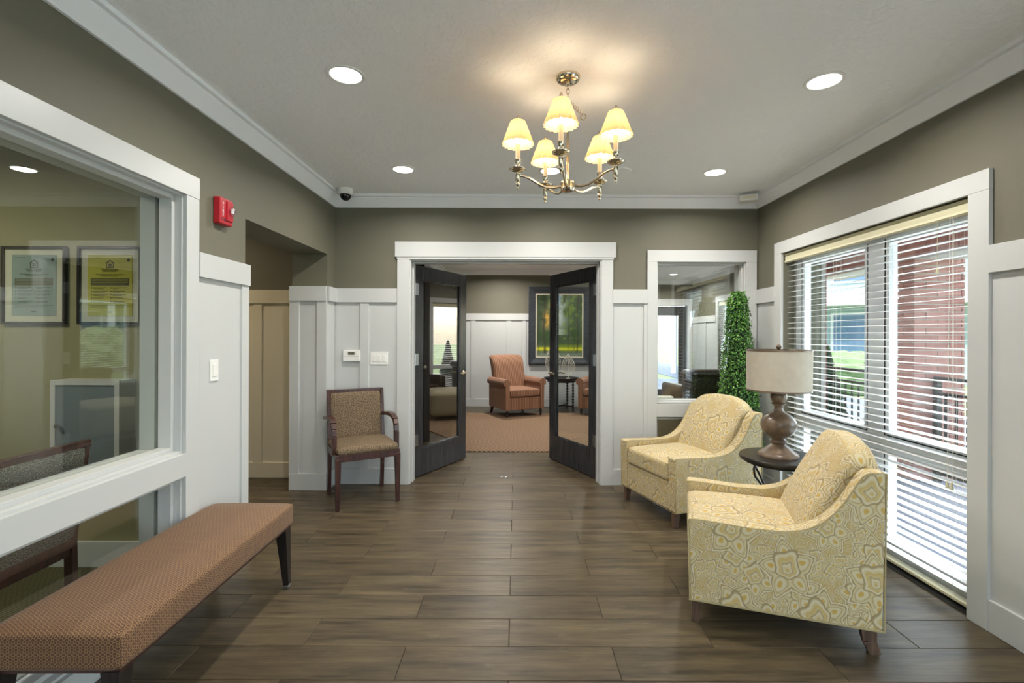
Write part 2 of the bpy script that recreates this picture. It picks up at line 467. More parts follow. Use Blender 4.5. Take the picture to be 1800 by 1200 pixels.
def softbox(bm, c, s, r, n=8, fn=None):
    """box of size s about c with corners rounded by r, optionally deformed by fn(Vector)->Vector"""
    hs = Vector(s) / 2; c = Vector(c)
    tmp = bmesh.new(); bmesh.ops.create_cube(tmp, size=2.0)
    bmesh.ops.subdivide_edges(tmp, edges=tmp.edges[:], cuts=n, use_grid_fill=True)
    vm = {}
    for v in tmp.verts:
        q = []
        for i in range(3):
            x = v.co[i]
            x = math.copysign(abs(x) ** .62 if abs(x) < 1 else 1, x) if False else x
            q.append(x * hs[i])
        q = Vector(q); ri = [min(r, hs[i] * .98) for i in range(3)]
        inner = Vector([max(-(hs[i] - ri[i]), min(hs[i] - ri[i], q[i])) for i in range(3)])
        d = q - inner
        if d.length > 1e-6:
            dn = Vector([d[i] / ri[i] for i in range(3)])
            L = dn.length; mx = max(abs(x) for x in dn)
            dn = dn / L * mx
            q = inner + Vector([dn[i] * ri[i] for i in range(3)])
        p = q + c
        if fn: p = Vector(fn(p))
        vm[v.index] = bm.verts.new(p)
    for f in tmp.faces: bm.faces.new([vm[v.index] for v in f.verts])
    tmp.free()

def box_uv(me):
    uv = me.uv_layers.new(name='UVMap')
    n = len(me.loops)
    if n == 0: return
    co = np.empty(len(me.vertices) * 3); me.vertices.foreach_get('co', co); co = co.reshape(-1, 3)
    li = np.empty(n, dtype=np.int64); me.loops.foreach_get('vertex_index', li)
    pn = np.empty(len(me.polygons) * 3); me.polygons.foreach_get('normal', pn); pn = np.abs(pn.reshape(-1, 3))
    lt = np.empty(len(me.polygons), dtype=np.int64); me.polygons.foreach_get('loop_total', lt)
    ax = np.repeat(pn.argmax(1), lt); P = co[li]
    out = np.empty((n, 2))
    k = ax == 0; out[k] = P[k][:, [1, 2]]
    k = ax == 1; out[k] = P[k][:, [0, 2]]
    k = ax == 2; out[k] = P[k][:, [0, 1]]
    uv.data.foreach_set('uv', out.ravel())

def obj(name, bm, mat, parent=None, smooth=False, bevel=0, seg=2, loc=None):
    bmesh.ops.recalc_face_normals(bm, faces=bm.faces[:])
    me = bpy.data.meshes.new(name); bm.to_mesh(me); bm.free()
    box_uv(me)
    me.materials.append(M[mat] if isinstance(mat, str) else mat)
    o = bpy.data.objects.new(name, me); COL.objects.link(o)
    if smooth or bevel:
        me.polygons.foreach_set('use_smooth', [True] * len(me.polygons))
    if smooth and not bevel:
        try: me.set_sharp_from_angle(angle=R(50))
        except Exception: pass
    if bevel:
        b = o.modifiers.new('bevel', 'BEVEL'); b.width = bevel; b.segments = seg
        b.limit_method = 'ANGLE'; b.angle_limit = R(35); b.harden_normals = True
    if parent is not None: o.parent = parent
    if loc is not None: o.location = loc
    return o

def B(*boxes):
    bm = bmesh.new()
    for b in boxes: box(bm, *b)
    return bm

def thing(name, label, cat, loc=(0, 0, 0), rz=0, group=None):
    o = bpy.data.objects.new(name, None); COL.objects.link(o)
    o.empty_display_size = .1
    o.location = loc; o.rotation_euler = (0, 0, rz); o['label'] = label; o['category'] = cat
    if group: o['group'] = group
    return o

def struct(name, bm, mat, bevel=0, label=None):
    o = obj(name, bm, mat, bevel=bevel); o['kind'] = 'structure'
    if label: o['label'] = label
    return o
def sempty(name, loc=(0, 0, 0), label=None):
    o = bpy.data.objects.new(name, None); COL.objects.link(o); o.location = loc; o['kind'] = 'structure'
    if label: o['label'] = label
    return o

def dup(root, loc, rz=None, label=None, group=None, swap=None):
    def cp(o, par):
        c = o.copy(); COL.objects.link(c)
        if par is not None: c.parent = par
        if swap and o.type == 'MESH' and o.data.materials and o.data.materials[0].name in swap:
            c.data = o.data.copy(); c.data.materials[0] = M[swap[o.data.materials[0].name]]
        for ch in list(o.children): cp(ch, c)
        return c
    r = cp(root, None); r.location = loc
    if rz is not None: r.rotation_euler = (0, 0, rz)
    if label: r['label'] = label
    if group: r['group'] = group
    return r

def wall_boxes(axis, a0, a1, t0, t1, z0, z1, openings):
    """slab running along axis ('x' or 'y') from a0..a1, thickness t0..t1, with openings (b0,b1,zb,zt)"""
    bm = bmesh.new()
    xs = sorted({a0, a1, *[o[0] for o in openings], *[o[1] for o in openings]})
    for i in range(len(xs) - 1):
        p, q = xs[i], xs[i + 1]; mid = (p + q) / 2
        op = [o for o in openings if o[0] < mid < o[1]]
        spans = [(z0, z1)]
        for o in op:
            ns = []
            for s in spans:
                if o[2] > s[0]: ns.append((s[0], min(o[2], s[1])))
                if o[3] < s[1]: ns.append((max(o[3], s[0]), s[1]))
            spans = ns
        for s in spans:
            if s[1] - s[0] < 1e-4: continue
            if axis == 'y': box(bm, t0, t1, p, q, s[0], s[1])
            else: box(bm, p, q, t0, t1, s[0], s[1])
    return bm

# ------------------------------------------------------------------ room constants
XL, XR, YB, H = -1.66, 2.21, 4.43, 2.63
CAP = 1.787

# ---- ceilings
ceil = struct('ceiling', B((-1.86, 2.40, -2.6, 4.62, H, H + .12)), 'ceiling')
def plan(pts, z0, z1):
    bm = bmesh.new(); ext(bm, [(x, y, z0) for x, y in pts], (0, 0, z1 - z0)); return bm
struct('ceiling_lounge', plan([(-1.6, 4.62), (2.76, 4.62), (4.10, 6.70), (4.10, 11.05), (-1.6, 11.05)], H, H + .12), 'ceiling')
struct('ceiling_office', B((-4.6, -1.86, -2.6, 2.84, H, H + .12)), 'ceiling')
struct('ceiling_hall', B((-4.6, -1.86, 2.84, 4.74, H, H + .12)), 'ceiling')

# ---- walls
w_left = struct('wall_left', wall_boxes('y', -2.6, 2.96, -1.86, XL, -.02, H, [(.35, 2.41, .10, 2.06)]), 'wall')
hall_head = obj('wall_header', B((-1.97, XL, 2.96, 4.25, 2.07, H)), 'wall', w_left)
hall_stub = obj('wall_stub', B((-1.97, XL, 4.25, 4.62, -.02, H)), 'wall', w_left)
w_back = struct('wall_back', wall_boxes('x', XL, 2.40, YB, 4.62, -.02, H, [(-.975, .78, -.03, 2.06), (1.285, 2.10, .08, 2.05)]), 'wall')
w_right = struct('wall_right', wall_boxes('y', -2.6, YB, XR, 2.40, -.10, H, [(2.345, 4.0, -.03, 2.05), (-.3, 1.55, .0, 2.05)]), 'wall')
w_front = struct('wall_front', wall_boxes('x', -4.6, 2.40, -2.8, -2.6, -.02, H, [(-1.2, 1.8, 0, 2.4)]), 'wall')
w_hall = struct('wall_hall', B((-4.6, -1.97, 4.62, 4.74, -.02, H), (-4.7, -4.6, 2.84, 4.74, -.02, H)), 'wall')
w_office = struct('wall_office', B((-4.6, -1.86, 2.84, 2.96, -.02, H), (-4.7, -4.6, -2.8, 2.84, -.02, H)), 'wall_office')
# lounge walls
w_lb = struct('wall_lounge_back', wall_boxes('x', -1.6, 2.4, 9.3, 9.45, -.02, H, []), 'wall')
obj('wall_return', B((2.4, 2.5, 9.3, 10.9, -.02, H)), 'wall', w_lb)
w_lb2 = struct('wall_lounge_alcove', wall_boxes('x', 2.4, 4.13, 10.9, 11.05, -.02, H, [(2.93, 3.86, 0.0, 2.06)]), 'wall')
w_ll = struct('wall_lounge_left', B((-1.6, -1.45, 4.62, 9.3, -.02, H), (-1.66, -1.45, 4.62, 4.70, -.02, H)), 'wall')
w_lr = struct('wall_lounge_right', wall_boxes('y', 6.75, 11.05, 3.98, 4.13, -.02, H, [(7.0, 9.5, .12, 2.05)]), 'wall')
# angled bay wall from (2.68,4.62) to (3.98,6.75)
P0 = Vector((2.68, 4.62, 0)); P1 = Vector((3.98, 6.75, 0)); DL = (P1 - P0).length
ang = math.atan2(P1.y - P0.y, P1.x - P0.x)
w_bay = struct('wall_lounge_bay', wall_boxes('x', -.02, DL + .02, -.14, 0.0, -.02, H, [(.75, 1.95, .12, 2.05)]), 'wall')
w_bay.location = P0; w_bay.rotation_euler = (0, 0, ang)
obj('wall_return', B((2.40, 2.84, 4.50, 4.62, -.02, H)), 'wall', w_back)

# ---- crown moulding
def crown(name, p, q, nrm, par):
    """crown along p->q on a wall whose room-side normal is nrm"""
    n = Vector((nrm[0], nrm[1], 0)); p = Vector((p[0], p[1], 0)); q = Vector((q[0], q[1], 0))
    prof = [(0, 2.527), (.014, 2.527), (.018, 2.533), (.070, 2.600), (.070, 2.606), (.092, 2.608), (.092, H), (0, H)]
    bm = bmesh.new()
    ext(bm, [p + n * a + Vector((0, 0, z)) for a, z in prof], q - p)
    return obj(name, bm, 'crown', par)
crown('crown_moulding', (XL, -2.6), (XL, YB), (1, 0), w_left)
crown('crown_moulding', (XL, YB), (XR, YB), (0, -1), w_back)
crown('crown_moulding', (XR, -2.6), (XR, YB), (-1, 0), w_right)
crown('crown_moulding', (-1.45, 9.3), (2.5, 9.3), (0, -1), w_lb)
crown('crown_moulding', (2.5, 9.3), (2.5, 10.9), (1, 0), w_lb)
crown('crown_moulding', (2.5, 10.9), (3.98, 10.9), (0, -1), w_lb2)
crown('crown_moulding', (3.98, 6.75), (3.98, 10.9), (-1, 0), w_lr)
crown('crown_moulding', (-1.45, 4.62), (-1.45, 9.3), (1, 0), w_ll)

# ---- wainscot (board and batten): axis-aligned helper
def wains(par, axis, a0, a1, face, nrm, battens, mat='white', base=True, cap=True, capw=.028):
    """axis 'x': wall face at y=face, a along x ; nrm = +-1 direction into the room"""
    def bb(p, q, d0, d1, z0, z1):
        lo, hi = sorted((face + nrm * d0, face + nrm * d1))
        return (p, q, lo, hi, z0, z1) if axis == 'x' else (lo, hi, p, q, z0, z1)
    obj('wainscot_panel', B(bb(a0, a1, -.002, .006, 0, CAP - .01)), mat, par)
    if cap: obj('cap_rail', B(bb(a0, a1, 0, capw, CAP - .128, CAP)), mat, par, bevel=.002)
    if base: obj('baseboard', B(bb(a0, a1, 0, .020, 0, .148)), mat, par, bevel=.003)
    for p, q in battens: obj('batten', B(bb(p, q, .004, .018, .146, CAP - .126)), mat, par, bevel=.0015)
wains(w_left, 'y', 2.50, 2.975, XL, 1, [(2.90, 2.975)])
wains(w_left, 'y', -2.6, .26, XL, 1, [(-2.0, -1.92), (-1.4, -1.32), (-.8, -.72), (-.2, -.12)])
wains(w_left, 'y', 4.235, YB - .02, XL, 1, [])
wains(w_left, 'x', -1.985, XL + .0, 4.25, -1, [(-1.985, -1.90), (-1.745, -1.66)])
wains(w_back, 'x', XL, -1.087, YB, -1, [(-1.425, -1.345)])
wains(w_back, 'x', .882, 1.20, YB, -1, [(1.165, 1.20)])
wains(w_right, 'y', 4.10, YB, XR, -1, [])
wains(w_right, 'y', 1.66, 2.24, XR, -1, [])
wains(w_right, 'y', -2.6, -.42, XR, -1, [(-1.2, -1.12), (-1.9, -1.82)])
wains(w_hall, 'x', -4.6, -1.97, 4.62, -1, [(-2.50, -2.42), (-2.95, -2.87), (-3.4, -3.32), (-3.85, -3.77)], 'hallwhite')
obj('baseboard', B((-4.6, -1.86, 2.82, 2.84, 0, .15)), 'white', w_office, bevel=.003)
wains(w_lb, 'x', -1.45, 2.5, 9.3, -1, [(-1.14, -1.05), (-.87, -.78), (-.18, -.09), (.12, .20), (.82, .9), (1.5, 1.58), (2.1, 2.18)])
wains(w_lb, 'y', 9.3, 10.9, 2.5, 1, [(9.9, 9.98)])
wains(w_lb2, 'x', 3.94, 3.98, 10.9, -1, [])
wains(w_lr, 'y', 9.60, 10.9, 3.98, -1, [(10.1, 10.18)])
wains(w_ll, 'y', 4.75, 9.3, -1.45, 1, [(5.4, 5.48), (6.2, 6.28), (7.0, 7.08), (7.8, 7.88), (8.6, 8.68)])
bmw = B((0, .68, 0, .02, 0, CAP), (2.02, DL, 0, .02, 0, CAP))
obj('wainscot_panel', bmw, 'white', w_bay)

# ------------------------------------------------------------------ floor
TR, TL, TX, TY = .2086, .90, -.026, 2.117
floor = struct('floor', B((-1.97, 2.40, -2.8, 4.62, -.06, -.0035), (-1.45, 3.0, 4.62, 5.66, -.06, -.0035), (-4.6, -1.97, 2.96, 4.62, -.06, -.0035)), 'grout')
struct('floor_lounge', plan([(-1.45, 5.66), (3.315, 5.66), (3.98, 6.75), (3.98, 10.9), (-1.45, 10.9)], -.06, -.001), 'tilefar')
struct('floor_office', B((-4.6, -1.86, -2.6, 2.84, -.06, 0.0)), 'officecarpet')
tcache = {}
def tile(x0, x1, y0, y1):
    g = .0022
    L, W = x1 - x0 - g, y1 - y0 - g
    if L < .02 or W < .01: return
    key = (round(L, 3), round(W, 3))
    if key not in tcache:
        bm = bmesh.new()
        e = .0018
        t = [(-L/2+e, -W/2+e), (L/2-e, -W/2+e), (L/2-e, W/2-e), (-L/2+e, W/2-e)]
        b = [(-L/2, -W/2), (L/2, -W/2), (L/2, W/2), (-L/2, W/2)]
        v1 = [bm.verts.new((x, y, 0)) for x, y in t]; v2 = [bm.verts.new((x, y, -.0018)) for x, y in b]; v3 = [bm.verts.new((x, y, -.008)) for x, y in b]
        bm.faces.new(v1)
        for A, C in ((v1, v2), (v2, v3)):
            for i in range(4):
                j = (i + 1) % 4; bm.faces.new((A[i], C[i], C[j], A[j]))
        bmesh.ops.recalc_face_normals(bm, faces=bm.faces[:])
        me = bpy.data.meshes.new('tile'); bm.to_mesh(me); bm.free(); me.materials.append(M['tile']); box_uv(me)
        tcache[key] = me
    o = bpy.data.objects.new('tile', tcache[key]); COL.objects.link(o); o.parent = floor
    o.location = ((x0 + x1) / 2, (y0 + y1) / 2, rnd.uniform(-.0004, .0002))
k = -14
while True:
    y0 = TY + k * TR; y1 = y0 + TR
    if y0 > 5.66: break
    y1 = min(y1, 5.655)
    off = TX + TL / 2 if (k % 2) else TX   # half-bond
    lo, hi = XL, 2.30
    if y0 > 2.90 and y0 < 4.6: lo = -3.0
    if y0 >= 4.50: lo, hi = -1.45, 2.95
    i = math.floor((lo - off) / TL)
    while off + i * TL < hi:
        a = max(lo, off + i * TL); b = min(hi, off + (i + 1) * TL)
        tile(a, b, y0, y1); i += 1
    k += 1

# ------------------------------------------------------------------ windows
def pane(name, par, b, mat='glass'):
    return obj(name, B(b), mat, par)
# window_1: interior window to the office, in the left wall
win1 = sempty('window_1', (XL, 1.4, 0), 'white framed interior window to the office')
def W1(n, b, mat='white', bev=.002):
    # b in world coords
    bb = (b[0] - XL, b[1] - XL, b[2] - 1.4, b[3] - 1.4, b[4], b[5])
    return obj(n, B(bb), mat, win1, bevel=bev)
y0, y1 = .35, 2.41
W1('casing', (XL, XL + .022, y1 - .005, y1 + .09, 0, 2.055))
W1('casing', (XL, XL + .022, y0 - .09, y0 + .005, 0, 2.055))
W1('casing', (XL, XL + .024, y0 - .091, y1 + .091, 2.0555, 2.165))
W1('rail', (XL - .08, XL + .022, y0, y1, .655, .770))
W1('rail', (XL - .20, XL - .08, y0, y1, .64, .775))
W1('bottom_rail', (XL - .2, XL + .022, y0, y1, 0, .10))
# stepped stops round the upper pane
for (za, zb) in ((.77, 2.06), (.10, .655)):
    for x0, x1, w in ((XL - .035, XL - .0, .012), (XL - .10, XL - .035, .032), (XL - .20, XL - .125, .022)):
        W1('stop', (x0, x1, y1 - w, y1 + .002, za, zb), bev=.002)
        W1('stop', (x0, x1, y0 - .002, y0 + w, za, zb), bev=.002)
        W1('stop', (x0, x1, y0 + w, y1 - w, zb - w, zb + .002), bev=.002)
        W1('stop', (x0, x1, y0 + w, y1 - w, za - .002, za + w), bev=.002)
    W1('glass_pane', (XL - .108, XL - .102, y0 + .01, y1 - .01, za + .01, zb - .01), 'glass', 0)

# window_2: interior window beside the double door
win2 = sempty('window_2', (1.7, YB, 0), 'white framed interior window beside the double doors')
def W2(n, b, mat='white', bev=.002):
    return obj(n, B((b[0] - 1.7, b[1] - 1.7, b[2] - YB, b[3] - YB, b[4], b[5])), mat, win2, bevel=bev)
W2('casing', (1.198, 1.287, YB - .022, YB, 0, 2.04))
W2('casing', (2.10, 2.195, YB - .022, YB, 0, 2.04))
W2('casing', (1.198, 2.195, YB - .022, YB, 2.04, 2.147))
W2('rail', (1.285, 2.10, YB - .02, YB + .08, .625, .745))
W2('rail', (1.285, 2.10, YB + .08, YB + .19, .61, .75))
W2('bottom_rail', (1.285, 2.10, YB - .022, YB + .19, 0, .09))
for za, zb in ((.75, 2.05), (.09, .615)):
    for q0, q1, w in ((YB + .0, YB + .035, .010), (YB + .035, YB + .09, .024), (YB + .11, YB + .19, .018)):
        W2('stop', (1.283, 1.285 + w, q0, q1, za, zb))
        W2('stop', (2.10 - w, 2.102, q0, q1, za, zb))
        W2('stop', (1.285 + w, 2.10 - w, q0, q1, zb - w, zb + .002))
        W2('stop', (1.285 + w, 2.10 - w, q0, q1, za - .002, za + w))
    W2('glass_pane', (1.29, 2.095, YB + .095, YB + .101, za + .01, zb - .01), 'glass', 0)

# window_3 (in view) and window_4 (beyond the frame): exterior windows of the right wall
def ext_window(idx, y0, y1, near_view=True):
    w = sempty('window_%d' % idx, (XR, (y0 + y1) / 2, 0), 'tall white framed exterior window with a blind' if near_view else 'exterior window behind the viewer')
    ym = (y0 + y1) / 2
    def a(n, b, mat='white', bev=.002):
        return obj(n, B((b[0] - XR, b[1] - XR, b[2] - ym, b[3] - ym, b[4], b[5])), mat, w, bevel=bev)
    a('casing', (XR - .022, XR, y0 - .105, y0, 0, 2.05))
    a('casing', (XR - .022, XR, y1, y1 + .105, 0, 2.05))
    a('casing', (XR - .022, XR, y0 - .105, y1 + .105, 2.05, 2.147))
    fx0, fx1 = XR + .105, XR + .165
    a('frame', (fx0, fx1, y0, y0 + .075, 0, 2.05), 'vinyl'); a('frame', (fx0, fx1, y1 - .075, y1, 0, 2.05), 'vinyl')
    a('frame', (fx0, fx1, y0 + .075, y1 - .075, 1.975, 2.05), 'vinyl'); a('frame', (fx0, fx1, y0 + .075, y1 - .075, .0, .075), 'vinyl')
    a('mullion', (fx0, fx1, ym - .13, ym + .01, .075, 1.975), 'vinyl')
    a('transom', (fx0 - .005, fx1, y0 + .075, y1 - .075, .655, .745), 'vinyl')
    for (p, q) in ((y0 + .075, ym - .13), (ym + .01, y1 - .075)):
        for (z0, z1) in ((.075, .655), (.745, 1.975)):
            # narrow dark gasket and sash
            for s in ((p, p + .006, z0, z1), (q - .006, q, z0, z1), (p + .006, q - .006, z0, z0 + .006)):
                a('gasket', (fx0 - .001, fx0 + .02, s[0], s[1], s[2], s[3]), 'black', 0)
            for s in ((p + .006, p + .036, z0, z1), (q - .036, q - .006, z0, z1), (p + .036, q - .036, z0 + .006, z0 + .036), (p + .036, q - .036, z1 - .03, z1)):
                a('sash', (fx0 + .004, fx1 - .004, s[0], s[1], s[2], s[3]), 'vinyl')
            a('glass_pane', (fx0 + .03, fx0 + .035, p + .03, q - .03, z0 + .03, z1 - .025), 'glass', 0)
    a('floor_track', (XR + .0, fx0, y0, y1, -.02, .004), 'black')
    return w
ext_window(3, 2.345, 4.0)
ext_window(4, -.3, 1.55, False)
obj('sill_plate', B((XR, 2.40, 2.345, 4.0, -.1, -.03)), 'black', w_right)

# ------------------------------------------------------------------ blinds
def blind(label, loc, rz, length, ztop, zbot, slatw=.05, pitch=.043, x_in=0.0, cords=True, group=None):
    """local: blind runs along +-Y, room side is -X"""
    t = thing('window_blind', label, 'blind', loc, rz, group)
    L = length / 2
    bm = bmesh.new()
    box(bm, -.040, -.028, -L, L, ztop - .078, ztop)
    ext(bm, [(-.040, -L, ztop - .0), (-.048, -L, ztop - .006), (-.040, -L, ztop - .020)], (0, 2 * L, 0))
    ext(bm, [(-.040, -L, ztop - .078), (-.047, -L, ztop - .070), (-.040, -L, ztop - .056)], (0, 2 * L, 0))
    obj('valance', bm, 'blindrail', t)
    obj('headrail', B((-.026, .026, -L + .005, L - .005, ztop - .05, ztop - .004)), 'blindrail', t)
    n = int((ztop - .085 - zbot - .02) / pitch)
    bm = bmesh.new()
    pr = [(-slatw / 2, 0), (-slatw / 4, .0022), (0, .003), (slatw / 4, .0022), (slatw / 2, 0), (slatw / 4, -.0006), (0, 0), (-slatw / 4, -.0006)]
    ext(bm, [(a, -L + .004, b) for a, b in pr], (0, 2 * L - .008, 0))
    s0 = obj('slat', bm, 'blind', t)
    for i in range(n):
        s = s0 if i == 0 else s0.copy()
        if i: COL.objects.link(s); s.parent = t
        s.location = (0, 0, ztop - .10 - i * pitch); s.rotation_euler = (0, R(-3 + rnd.uniform(-.8, .8)), 0)
    obj('bottom_rail', B((-.026, .026, -L + .004, L - .004, zbot, zbot + .018)), 'blindrail', t, bevel=.004)
    nl = max(3, int(round(length / .45)))
    for k in range(nl):
        y = -L + .12 + (2 * L - .24) * k / (nl - 1)
        bm = bmesh.new()
        tube(bm, [(-.0265, y, ztop - .05), (-.0265, y, zbot)], .0009, 4); tube(bm, [(.0265, y, ztop - .05), (.0265, y, zbot)], .0009, 4)
        tube(bm, [(0, y + .012, ztop - .05), (0, y + .012, zbot)], .0009, 4)
        obj('ladder_cord', bm, 'cord', t)
    if cords:
        bm = bmesh.new()
        tube(bm, [(-.05, -L + .10, ztop - .07), (-.05, -L + .10, .62)], .0012, 5)
        tube(bm, [(-.052, -L + .115, ztop - .07), (-.052, -L + .125, .62)], .0012, 5)
        c = obj('lift_cord', bm, 'cord', t)
        for yy in (.10, .125):
            bm = bmesh.new(); lathe(bm, [(.003, .625), (.007, .61), (.009, .59), (.0, .588)], 10, (-.051, -L + yy, 0)); obj('tassel', bm, 'blindrail', c, smooth=True)
        bm = bmesh.new(); tube(bm, [(-.05, -L + .19, ztop - .07), (-.05, -L + .19, 1.72)], .0012, 5)
        lathe(bm, [(.002, 1.725), (.006, 1.715), (.008, 1.695), (0, 1.692)], 10, (-.05, -L + .19, 0)); obj('tilt_cord', bm, 'blindrail', t)
    return t
blind('wide white horizontal blind over the tall window behind the yellow armchairs', (XR + .052, 3.1725, 0), 0, 1.645, 2.046, .02)
blind('white horizontal blind over the window behind the viewer', (XR + .052, .625, 0), 0, 1.84, 2.046, .02, cords=False)

# ------------------------------------------------------------------ double door
cas = sempty('door_frame_1', (0, YB, 0)); cas.name = 'trim_1'; cas['label'] = 'white casing of the double door'
def DC(n, b, mat='white', bev=.002): return obj(n, B((b[0], b[1], b[2] - YB, b[3] - YB, b[4], b[5])), mat, cas, bevel=bev)
DC('casing', (-1.085, -.973, YB - .022, YB, 0, 2.075)); DC('casing', (.778, .885, YB - .022, YB, 0, 2.075))
DC('header', (-1.105, .908, YB - .032, YB, 2.075, 2.213))
DC('header', (-1.09, .89, YB - .026, YB, 2.055, 2.078))
DC('jamb', (-.975, -.962, YB - .01, YB + .19, 0, 2.06)); DC('jamb', (.767, .78, YB - .01, YB + .19, 0, 2.06)); DC('jamb', (-.962, .767, YB - .01, YB + .19, 2.043, 2.06))
DC('door_stop', (-.962, -.950, YB + .06, YB + .135, 0, 2.043)); DC('door_stop', (.755, .767, YB + .06, YB + .135, 0, 2.043)); DC('door_stop', (-.95, .755, YB + .06, YB + .135, 2.030, 2.043))
DC('casing', (-1.085, -.973, YB + .19, YB + .212, 0, 2.075)); DC('casing', (.778, .885, YB + .19, YB + .212, 0, 2.075)); DC('header', (-1.105, .908, YB + .19, YB + .222, 2.06, 2.213))

def door(idx, loc, angle, side, glass, label, hmat='chrome'):
    """leaf runs along local +X*side from hinge; thickness in y 0.. .045"""
    d = sempty('door_%d' % idx, loc, label); d.rotation_euler = (0, 0, angle)
    Wd, Hd, T = .862, 2.028, .045
    def a(n, x0, x1, y0, y1, z0, z1, mat='doorwood', bev=.003, par=d):
        if side < 0: x0, x1 = -x1, -x0
        return obj(n, B((x0, x1, y0, y1, z0, z1)), mat, par, bevel=bev)
    zb = .010
    a('stile', 0, .115, 0, T, zb, Hd); a('stile', Wd - .115, Wd, 0, T, zb, Hd)
    a('top_rail', .115, Wd - .115, 0, T, Hd - .13, Hd); a('bottom_rail', .115, Wd - .115, 0, T, zb, .265)
    for y in (.004, T - .014):
        a('bead', .115, .127, y, y + .010, .265, Hd - .13); a('bead', Wd - .127, Wd - .115, y, y + .010, .265, Hd - .13)
        a('bead', .127, Wd - .127, y, y + .010, .265, .277); a('bead', .127, Wd - .127, y, y + .010, Hd - .142, Hd - .13)
    a('glass_pane', .118, Wd - .118, T / 2 - .003, T / 2 + .003, .268, Hd - .133, glass, 0)
    for z in (.36, 1.13, 1.80):
        bm = bmesh.new(); s = side
        box(bm, *( sorted((s * -.004, s * .046)) + [-.003, .0] + [z - .055, z + .055]))
        lathe(bm, [(.007, z - .056), (.007, z + .056)], 10, (s * -.004, -.004, 0))
        obj('hinge', bm, 'steel', d)
    for yy, sg in ((0, -1), (T, 1)):
        bm = bmesh.new(); x = side * (Wd - .06)
        lathe(bm, [(.026, 0), (.026, sg * .008), (.011, sg * .010), (.010, sg * .045), (0, sg * .046)], 18, (x, yy, .955), 'Y')
        tube(bm, [(x, yy + sg * .045, .955), (x - side * .03, yy + sg * .048, .957), (x - side * .11, yy + sg * .046, .955)], [.010, .0095, .008], 10)
        obj('lever_handle', bm, hmat, d, smooth=True)
    a('latch_plate', Wd - .0005, Wd + .001, .012, .033, .90, 1.01, 'steel', 0)
    return d
HL = Vector((-.955, 4.585, 0)); HR_ = Vector((.760, 4.585, 0))
door(1, HL, math.atan2(.883, .47), 1, 'glass_tint', 'left dark wood glazed door leaf, swung open')
# right leaf: runs from hinge towards (-.45,.89)
dr = door(2, HR_, math.atan2(-.893, .45), -1, 'glass', 'right dark wood glazed door leaf, swung open')
# floor bolts between the doors
for x in (-.132, -.092):
    t = thing('floor_strike', 'small round steel floor bolt strike in the doorway, %s of the two' % ('left' if x < -.11 else 'right'), 'door hardware', (x, 4.66, 0))
    bm = bmesh.new(); lathe(bm, [(.013, .0005), (.012, .003), (.006, .0035), (.005, .001), (0, .001)], 16); obj('plate', bm, 'steel', t, smooth=True)

# lounge exterior door (door_3) in the alcove
d3 = sempty('door_3', (3.40, 10.9, 0), 'dark framed glazed exterior door in the lounge alcove')
def D3(n, b, mat='doorwood', bev=.003): return obj(n, B((b[0] - 3.4, b[1] - 3.4, b[2] - 10.9, b[3] - 10.9, b[4], b[5])), mat, d3, bevel=bev)
D3('casing', (2.83, 2.93, 10.87, 10.9, 0, 2.06), 'white'); D3('casing', (3.86, 3.95, 10.87, 10.9, 0, 2.06), 'white'); D3('header', (2.81, 3.965, 10.865, 10.9, 2.06, 2.20), 'white')
D3('stile', (2.94, 3.10, 10.94, 10.985, .01, 2.04)); D3('stile', (3.68, 3.85, 10.94, 10.985, .01, 2.04))
D3('rail', (3.10, 3.68, 10.94, 10.985, 1.83, 2.04)); D3('rail', (3.10, 3.68, 10.94, 10.985, .01, .17))
D3('glass_pane', (3.10, 3.68, 10.96, 10.965, .17, 1.83), 'glass', 0)
bm = bmesh.new(); tube(bm, [(-.40, .02, 1.0), (-.40, -.02, 1.0), (-.28, -.025, 1.0)], .010, 8); obj('lever_handle', bm, 'steel', d3)

# lounge windows
def simple_window(idx, par_loc, rz, length, z0, z1, lab):
    w = sempty('window_%d' % idx, par_loc, lab); w.rotation_euler = (0, 0, rz)
    L = length / 2
    def a(n, b, mat='white', bev=.002): return obj(n, B(b), mat, w, bevel=bev)
    a('casing', (-.022, 0, -L - .1, -L, .05, z1)); a('casing', (-.022, 0, L, L + .1, .05, z1))
    a('casing', (-.022, 0, -L - .1, L + .1, z1, z1 + .1)); a('casing', (-.03, 0, -L - .1, L + .1, z0 - .08, z0))
    for s in ((-L, -L + .07, z0, z1), (L - .07, L, z0, z1), (-L + .07, L - .07, z1 - .07, z1), (-L + .07, L - .07, z0, z0 + .07), (-.05, .05, z0 + .07, z1 - .07), (-L + .07, -.05, .66, .74), (.05, L - .07, .66, .74)):
        a('frame', (.09, .14, *s), 'vinyl')
    for s in ((-L + .07, -.05), (.05, L - .07)):
        a('glass_pane', (.11, .115, s[0], s[1], z0 + .07, z1 - .07), 'glass', 0)
    return w
simple_window(5, (3.98, 8.25, 0), 0, 2.5, .12, 2.05, 'wide window in the lounge right wall')
blind('long white blind over the wide lounge window on the right wall', (3.98 + .045, 8.25, 0), 0, 2.48, 2.04, .14, cords=False)
mid = P0 + (P1 - P0) * (1.35 / DL)
# bay: room side normal is local +Y of wall; window local -X must face room -> rotate by ang-90
nb = Vector((-(P1 - P0).y, (P1 - P0).x, 0)).normalized()
simple_window(6, mid, ang - R(90), 1.2, .12, 2.05, 'window in the angled lounge bay wall')
blind('short white blind over the window of the angled lounge bay', mid - nb * .045, ang - R(90), 1.18, 2.04, .14, cords=False)

